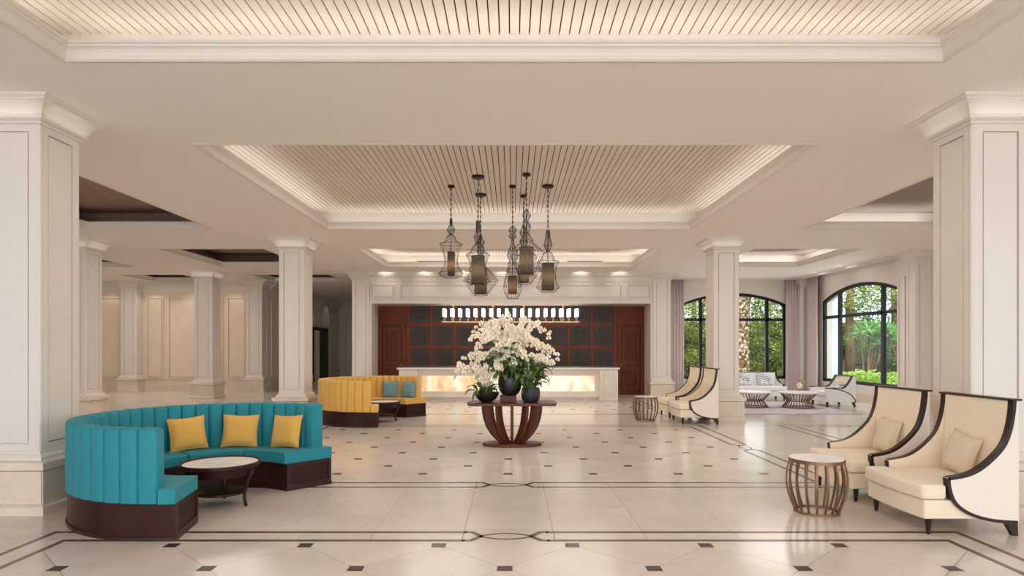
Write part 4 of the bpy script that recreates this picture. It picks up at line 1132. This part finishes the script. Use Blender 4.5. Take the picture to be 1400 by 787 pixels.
sp_c = [
    ([(420, 260), (420, 90), (300, 110), (240, 210)], .12, 1.2), ([(430, 270), (440, 60), (390, 70), (330, 140), (340, 200)], -.05, 1.2),
    ([(400, 280), (330, 130), (250, 110), (160, 150)], .25, 1.1), ([(390, 290), (300, 180), (220, 175), (130, 230)], .1, 1.25),
    ([(400, 300), (310, 220), (220, 250), (180, 300)], -.12, 1.3), ([(400, 290), (350, 150), (300, 190), (230, 270)], .2, 1.2),
    ([(450, 260), (480, 130), (450, 150), (440, 200)], .0, 1.4), ([(460, 270), (540, 110), (510, 150), (470, 190)], -.15, 1.2),
    ([(470, 270), (560, 70), (600, 100), (620, 140)], .22, 1.5), ([(480, 280), (630, 110), (700, 150), (760, 170), (750, 215)], .2, 1.2),
    ([(480, 300), (570, 190), (620, 230), (690, 290), (740, 320)], -.1, 1.3), ([(490, 300), (590, 210), (660, 250), (730, 310)], .05, 1.2),
    ([(430, 330), (350, 285), (400, 250), (470, 250), (530, 270), (500, 310)], -.28, 1.3), ([(450, 340), (480, 290), (520, 320), (560, 350), (575, 375)], -.3, 1.4),
    ([(480, 330), (620, 250), (740, 300), (810, 340), (840, 390)], -.02, 1.2), ([(420, 350), (300, 330), (230, 365), (170, 345)], -.1, 1.5),
    ([(400, 350), (250, 350), (130, 355), (60, 395)], .0, 1.0), ([(430, 370), (340, 410), (370, 430), (390, 480)], -.33, 1.5),
    ([(430, 380), (380, 405), (330, 430), (350, 460)], -.28, 1.4), ([(450, 380), (440, 410), (480, 395), (485, 430)], -.33, 1.5),
]
C0 = (-.035, TY, .862)
orchid('tallest white orchid display in the black pot on a wooden riser', C0, pot_c, 'black_pot', sp_c, 110, .20, .30, .42, 1.3)
bowl = [(0, 0), (.08, 0), (.10, .01), (.165, .06), (.205, .125), (.218, .17), (.208, .17), (.195, .125), (.16, .07), (0, .06)]
sp_l = [([(280, 560), (180, 450), (130, 440), (90, 470)], -.1, 1.2), ([(270, 560), (200, 460), (180, 425), (120, 460)], .05, 1.1),
        ([(260, 570), (120, 470), (60, 440), (10, 520)], .0, 1.0), ([(270, 570), (200, 470), (240, 460), (270, 520), (250, 560)], -.18, 1.5),
        ([(280, 560), (250, 440), (280, 470), (290, 510)], -.12, 1.4), ([(270, 560), (190, 480), (200, 510), (215, 560)], -.15, 1.2)]
orchid('white orchids with drooping sprays in the low black bowl', (-.435, TY - .06, .746), bowl, 'black_pot', sp_l, 26, .17, .16, .05, 1.0)
pot_r = [(0, 0), (.10, 0), (.125, .012), (.15, .05), (.163, .12), (.163, .19), (.15, .245), (.14, .25), (.145, .19), (.14, .12), (0, .11)]
sp_r = [([(610, 560), (590, 420), (620, 375), (690, 360)], -.2, 1.3), ([(620, 560), (640, 400), (720, 370), (780, 410)], -.15, 1.3),
        ([(610, 560), (650, 390), (690, 380), (740, 400), (800, 420)], -.05, 1.2), ([(610, 570), (560, 500), (575, 490), (580, 520)], -.2, 1.2)]
orchid('white orchid with bushy green foliage in the upright charcoal pot', (.32, TY - .05, .746), pot_r, 'grey_pot', sp_r, 80, .15, .24, .34, 1.05)

# ================================================================== FAR LOUNGE by the windows
rug = MB().box(-1.49, 1.49, -1.75, 1.75, 0, .012)
o = rug.build('area_rug', M['rug'], None, loc=(7.28, 17.85, .001)); tag(o, 'pale lilac rug under the twin drum tables', 'rug')
sofa = wing_chair('sofa', 'white upholstered sofa with dark wood trim below the rear window', 'sofa', (7.35, 20.45, .0), R(90), hw=1.32, zs=.52, fabric='white_fabric', side='cream', ncush=2)
for x, lb in ((7.52, 'white cushion with blue brush strokes on the sofa, beside the pillar'), (8.2, 'white cushion with blue brush strokes at the open right end of the sofa')):
    pillow('sofa_cushion', lb, (x, 20.64, .458), 0, .46, .40, .14, 'stripe', 18, 0, 'brush stroke cushions on the sofa')
def tub_chair(loc, rz):
    r = thing('tub_armchair', 'low white armchair with dark curved trim by the right arched window', 'armchair', loc, rz)
    hw = .46
    wing = [(.04 + .30 * (1 - i / 10) ** .55, .525 + .345 * (1 - i / 10)) for i in range(11)]
    arc = [(-.42 + .85 * math.sin(R(90 * i / 14)), .12 + .415 * math.cos(R(90 * i / 14))) for i in range(15)]
    def band(curve, y0, y1, wd):
        mb = MB(); n = len(curve)
        for i, (x, z) in enumerate(curve):
            t = (Vector(curve[min(i + 1, n - 1)]) - Vector(curve[max(i - 1, 0)])).normalized(); nn = Vector((-t.y, t.x)) * wd / 2
            for s, y in ((-1, y0), (-1, y1), (1, y1), (1, y0)): mb.v.append((x + s * nn.x, y, z + s * nn.y))
        for i in range(n - 1):
            for k in range(4):
                l = (k + 1) % 4; mb.face((i * 4 + k, i * 4 + l, i * 4 + 4 + l, i * 4 + 4 + k))
        mb.face((0, 1, 2, 3)); mb.face((n * 4 - 1, n * 4 - 2, n * 4 - 3, n * 4 - 4))
        return mb
    for sg in (-1, 1):
        y0, y1 = sorted((sg * (hw - .07), sg * hw))
        arm = MB().prism([(-.40, .14), (-.42, .50), (-.40, .53), (.06, .53), (.44, .53), (.44, .14)], 'y', y0, y1)
        arm.build('arm_panel', M['white_fabric'], r, bevel=.012)
        up = MB(); k = len(wing)
        for y in (y0, y1): up.v += [(x, y, z) for x, z in wing] + [(.44, y, z) for x, z in wing]
        for i in range(k - 1):
            up.face((i, i + 1, k + i + 1, k + i)); o = 2 * k; up.face((o + i + 1, o + i, o + k + i, o + k + i + 1)); up.face((i + 1, i, o + i, o + i + 1)); up.face((k + i, k + i + 1, o + k + i + 1, o + k + i))
        up.face((0, k, 3 * k, 2 * k))
        up.build('wing_panel', M['white_fabric'], r)
        band(wing, y0 - .004, y1 + .004, .026).build('wing_trim', M['espresso_leg'], r)
        ya = hw if sg > 0 else -hw - .008
        band(arc, ya, ya + .008, .026).build('arc_trim', M['espresso_leg'], r)
        band([(-.42, .525), (-.2, .535), (.05, .535)], y0 - .002, y1 + .002, .016).build('arm_trim', M['espresso_leg'], r)
        MB().prism([(-.38, 0), (-.34, 0), (-.32, .145), (-.39, .145)], 'y', sg * (hw - .06) - .02, sg * (hw - .06) + .02).build('leg', M['espresso_leg'], r)
        MB().prism([(.42, 0), (.46, 0), (.43, .145), (.35, .145)], 'y', sg * (hw - .06) - .02, sg * (hw - .06) + .02).build('leg', M['espresso_leg'], r)
    MB().prism([(.27, .35), (.44, .15), (.44, .87), (.36, .87)], 'y', -hw + .072, hw - .072).build('backrest', M['cream'], r, bevel=.01)
    MB().box(.33, .45, -hw - .004, hw + .004, .87, .885).build('top_trim', M['espresso_leg'], r)
    MB().box(-.41, .36, -hw + .072, hw - .072, .145, .30).build('seat_base', M['white_fabric'], r, bevel=.01)
    MB().box(-.45, .30, -hw + .075, hw - .075, .305, .44).build('seat_cushion', M['white_fabric'], r, bevel=.03, seg=3)
    return r
tub_chair((9.26, 18.42, 0), R(2))
pillow('chair_cushion', 'small grey patterned cushion on the low white armchair', (9.26 + .17, 18.40, .445), R(-88), .42, .26, .12, 'stripe', 20, 0)
def drum_table(loc, label):
    r = thing('drum_table', label, 'coffee table', loc, group=None)
    MB().lathe([(0, .40), (.52, .40), (.53, .41), (.53, .43), (.52, .44), (0, .44)], 40).build('tabletop', M['white_marble'], r)
    for z, rr in ((.395, .47), (.19, .285), (.012, .42)):
        MB().tube([(rr * math.cos(2 * math.pi * a / 36), rr * math.sin(2 * math.pi * a / 36), z) for a in range(37)], .010, 6, False).build('ring', M['brown_rod'], r)
    me = MB().tube([(.47, 0, .395), (.285, 0, .19), (.42, 0, .012)], .010, 5).mesh('rod', M['brown_rod'])
    for k in range(30): link('rod', me, r, rot=(0, 0, R(k * 12)))
    return r
drum_table((6.78, 17.95, .013), 'drum table of slanting brown rods, the one partly behind the pillar')
drum_table((7.98, 17.75, .013), 'drum table of slanting brown rods carrying the glass vase')
v = thing('flower_vase', 'round glass vase of white flowers on the drum table', 'vase', (7.98, 17.65, .454))
MB().lathe([(.03, 0), (.08, .02), (.105, .08), (.09, .14), (.07, .16)], 20).build('bowl', M['glass'], v, smooth=True)
for k in range(9):
    a = rnd.uniform(0, 360); o = link('blossom', blossom_me, v, loc=(.06 * math.cos(R(a)) * rnd.random(), .06 * math.sin(R(a)) * rnd.random(), .15 + rnd.uniform(-.03, .07)))
    o.rotation_euler = (R(rnd.uniform(-60, 20)), R(rnd.uniform(-40, 40)), R(rnd.uniform(-90, 90)))

# ================================================================== GARDEN outside the windows
struct('ground', MB().box(-30, 60, 23.6, 70, -.3, -.06).box(11.25, 60, -20, 23.6, -.3, -.06), M['soil'])
struct('garden_wall', MB().box(4, 40, 33.4, 33.7, -.1, 3.0).box(27, 27.3, 5, 33.7, -.1, 3.0), M['garden_wall'])
def leaf_cloud(mb, c, rad, n, size, rg, flat=.0, shell=.45):
    for _ in range(n):
        while True:
            d = Vector((rg.uniform(-1, 1), rg.uniform(-1, 1), rg.uniform(-1, 1)))
            if d.length < 1: break
        l = d.length or 1; d = d / l * (shell + (1 - shell) * l)
        wob = 1 + .18 * math.sin(d.x * 7 + c[0]) * math.cos(d.z * 6 + c[1])
        p = Vector((c[0] + d.x * rad[0] * wob, c[1] + d.y * rad[1] * wob, c[2] + d.z * rad[2] * wob))
        if p.z < .0: p.z = rg.uniform(.0, .1)
        u = Vector((rg.gauss(0, 1), rg.gauss(0, 1), rg.gauss(0, .6))).normalized(); w = u.cross(Vector((rg.gauss(0, 1), rg.gauss(0, 1), rg.gauss(0, 1)))).normalized()
        s = size * rg.uniform(.6, 1.3); n0 = len(mb.v)
        mb.v += [tuple(p - u * s), tuple(p + w * s * .38 + u * s * .1), tuple(p + u * s), tuple(p - w * s * .38 + u * s * .1)]
        mb.face((n0, n0 + 1, n0 + 2, n0 + 3))
def tree(label, x, y, h, crowns, mat, n, size, tr=.16, group='garden trees beyond the windows', cat='tree', name='garden_tree'):
    r = thing(name, label, cat, (x, y, -.06), group=group); rg = random.Random(int(x * 100 + y * 10))
    MB().tube([(0, 0, 0), (rg.uniform(-.1, .1), 0, h * .35), (rg.uniform(-.15, .15), rg.uniform(-.1, .1), h * .7), (rg.uniform(-.2, .2), 0, h)], [tr, tr * .85, tr * .7, tr * .4], 10).build('trunk', M['trunk'], r, smooth=True)
    mb = MB()
    for c, rad in crowns: leaf_cloud(mb, c, rad, n, size, rg)
    mb.build('foliage', M[mat], r, kind='stuff')
    return r
tree('slim yellow-green tree seen through the left side of the rear window', 8.3, 27.6, 4.5, [((0, 0, 3.2), (1.2, 1, 1.4)), ((.2, .2, 1.5), (.9, .9, 1.1))], 'tree_leaf', 3600, .075, .13)
tree('bushy green tree behind the palm outside the rear window', 11.0, 29.5, 5.0, [((-.2, 0, 3.6), (1.7, 1.3, 1.6)), ((.4, .2, 1.7), (1.5, 1.2, 1.2))], 'tree_leaf', 5200, .08, .15)
tree('dark green tree at the right side of the rear window', 13.3, 30.4, 5.0, [((0, 0, 3.6), (1.8, 1.4, 1.8)), ((0, .2, 1.5), (1.6, 1.2, 1.3))], 'dark_leaf', 5200, .085, .15)
tree('dense dark tree at the back of the garden behind the slim tree', 9.2, 31.8, 5.5, [((0, 0, 3.8), (2.3, 1.2, 2)), ((.2, 0, 1.4), (2.0, 1.1, 1.4))], 'dark_leaf', 5200, .09, .18)
tree('brown-trunked tree through the left panes of the right window', 15.6, 29.3, 5.5, [((0, 0, 4.9), (2.1, 1.6, 1.6)), ((.3, .4, 2.0), (.8, .6, .9))], 'tree_leaf', 4400, .085, .24)
tree('dark leafy tree behind the fan-leaved shrubs', 18.2, 30.2, 5.5, [((0, 0, 3.9), (2.2, 1.5, 2.1)), ((0, 0, 1.4), (2.0, 1.3, 1.4))], 'dark_leaf', 5200, .09, .2)
tree('tall dark tree at the far end of the right garden', 21.5, 29.0, 5.5, [((0, 0, 3.8), (2.3, 1.7, 2.2)), ((0, 0, 1.4), (2.0, 1.5, 1.4))], 'dark_leaf', 5200, .09, .2)
tree('light green tree over the right garden hedge', 20.0, 25.2, 5.0, [((0, 0, 4.6), (1.8, 1.6, 1.4)), ((0, 0, 2.2), (1.2, 1.0, 1.1))], 'tree_leaf', 4400, .085, .18)
# palm
pr = thing('palm_tree', 'palm with a pale patterned trunk outside the rear window', 'palm', (9.55, 26.4, -.06)); mb = MB()
rg = random.Random(4); NR, NS = 58, 14
for j in range(NR + 1):                 # staggered leaf scars: each is a raised lozenge, pale or brown
    for i in range(NS):
        a = 2 * math.pi * (i + .5 * (j % 2)) / NS; r_ = .27 - .03 * j / NR + (.022 if (i + j // 2) % 2 else -.012)
        mb.v.append((r_ * math.cos(a), r_ * math.sin(a), j * .1 + rg.uniform(-.015, .015)))
for j in range(NR):
    for i in range(NS):
        k = (i + 1) % NS; mb.cur = 0 if rg.random() < .5 else 1
        a, b, c, d = j * NS + i, j * NS + k, (j + 1) * NS + k, (j + 1) * NS + i
        if j % 2: mb.face((a, b, c)); mb.cur = 0 if rg.random() < .55 else 1; mb.face((a, c, d))
        else: mb.face((a, b, d)); mb.cur = 0 if rg.random() < .55 else 1; mb.face((b, c, d))
mb.build('trunk', [M['palm_bark'], M['trunk']], pr)
fr_ = MB(); rg = random.Random(3)
for k in range(16):
    a = 2 * math.pi * k / 16; d = Vector((math.cos(a), math.sin(a), 0)); sd = Vector((-d.y, d.x, 0))
    spine = [Vector((0, 0, 5.7)) + d * (2.3 * t) + Vector((0, 0, .9 * math.sin(t * 2.4) - 1.0 * t * t)) for t in [i / 14 for i in range(15)]]
    for i, p in enumerate(spine[1:], 1):
        for sg in (-1, 1):
            l = .5 * math.sin(math.pi * (i / 15) ** .8) + .12; tp = p + sd * sg * l + d * .15 + Vector((0, 0, -.15)); n0 = len(fr_.v)
            fr_.v += [tuple(p - d * .03), tuple(p + d * .03), tuple(tp)]; fr_.face((n0, n0 + 1, n0 + 2))
fr_.build('fronds', M['dark_leaf'], pr, kind='stuff')
# fan-leaved shrubs behind the hedge
def fan_shrub(label, x, y, h, heads, seed):
    r = thing('fan_shrub', label, 'shrub', (x, y, -.06), group='fan-leaved shrubs outside the right window'); rg = random.Random(seed)
    st = MB(); lv = MB()
    for _ in range(heads):
        tip = Vector((rg.uniform(-.8, .8), rg.uniform(-.6, .6), h * rg.uniform(.72, 1.05)))
        b0 = Vector((rg.uniform(-.12, .12), rg.uniform(-.1, .1), 0)); st.tube([b0, b0.lerp(tip, .5) + Vector((0, 0, .1)), tip], [.035, .028, .02], 6)
        for k in range(22):
            a = rg.uniform(0, 2 * math.pi); el = rg.uniform(-.3, 1.0); d = Vector((math.cos(a) * math.cos(el), math.sin(a) * math.cos(el), math.sin(el))); sd = Vector((-math.sin(a), math.cos(a), 0))
            l = rg.uniform(.45, .68); w = .05; n0 = len(lv.v)
            lv.v += [tuple(tip), tuple(tip + d * l * .45 + sd * w), tuple(tip + d * l + Vector((0, 0, -.10))), tuple(tip + d * l * .45 - sd * w)]; lv.face((n0, n0 + 1, n0 + 2, n0 + 3))
    st.build('stems', M['trunk'], r); lv.build('strap_leaves', M['strap_leaf'], r, kind='stuff')
fan_shrub('spiky fan-leaved shrub in the middle of the right window', 14.3, 25.6, 2.55, 9, 5)
fan_shrub('spiky fan-leaved shrub at the near pane of the right window', 15.0, 24.0, 2.5, 8, 6)
fan_shrub('lower spiky shrub behind the hedge by the left panes', 13.6, 27.2, 2.0, 6, 8)
def hedge(label, x, y, rad, n, seed, mat='bright_leaf'):
    r = thing('hedge_shrub', label, 'hedge', (x, y, -.06), group='low bright hedge outside the windows'); rg = random.Random(seed); mb = MB()
    leaf_cloud(mb, (0, 0, .36), rad, n, .07, rg, shell=.6)
    mb.build('foliage', M[mat], r, kind='stuff')
    MB().tube([(0, 0, 0), (.02, 0, .3)], .03, 6).build('stem', M['trunk'], r)
for i, (x, y, lb) in enumerate(((12.7, 21.4, 'bright green hedge shrub close outside the right window, middle'), (12.9, 22.95, 'bright green hedge shrub outside the left panes of the right window'),
                                (12.6, 19.85, 'bright green hedge shrub outside the near pane of the right window'), (13.2, 24.5, 'bright green hedge shrub farther back past the left panes'),
                                (14.3, 22.15, 'bright green hedge shrub in the second row, middle'), (14.15, 20.6, 'bright green hedge shrub in the second row, near pane'))):
    hedge(lb, x, y, (.72, .72, .52), 1300, 20 + i)
for i, (x, lb) in enumerate(((7.4, 'low green shrub under the left half of the rear window'), (9.0, 'low green shrub under the palm outside the rear window'), (10.6, 'low green shrub under the right side of the rear window'))):
    hedge(lb, x, 25.2, (.66, .5, .5), 900, 40 + i, 'tree_leaf')
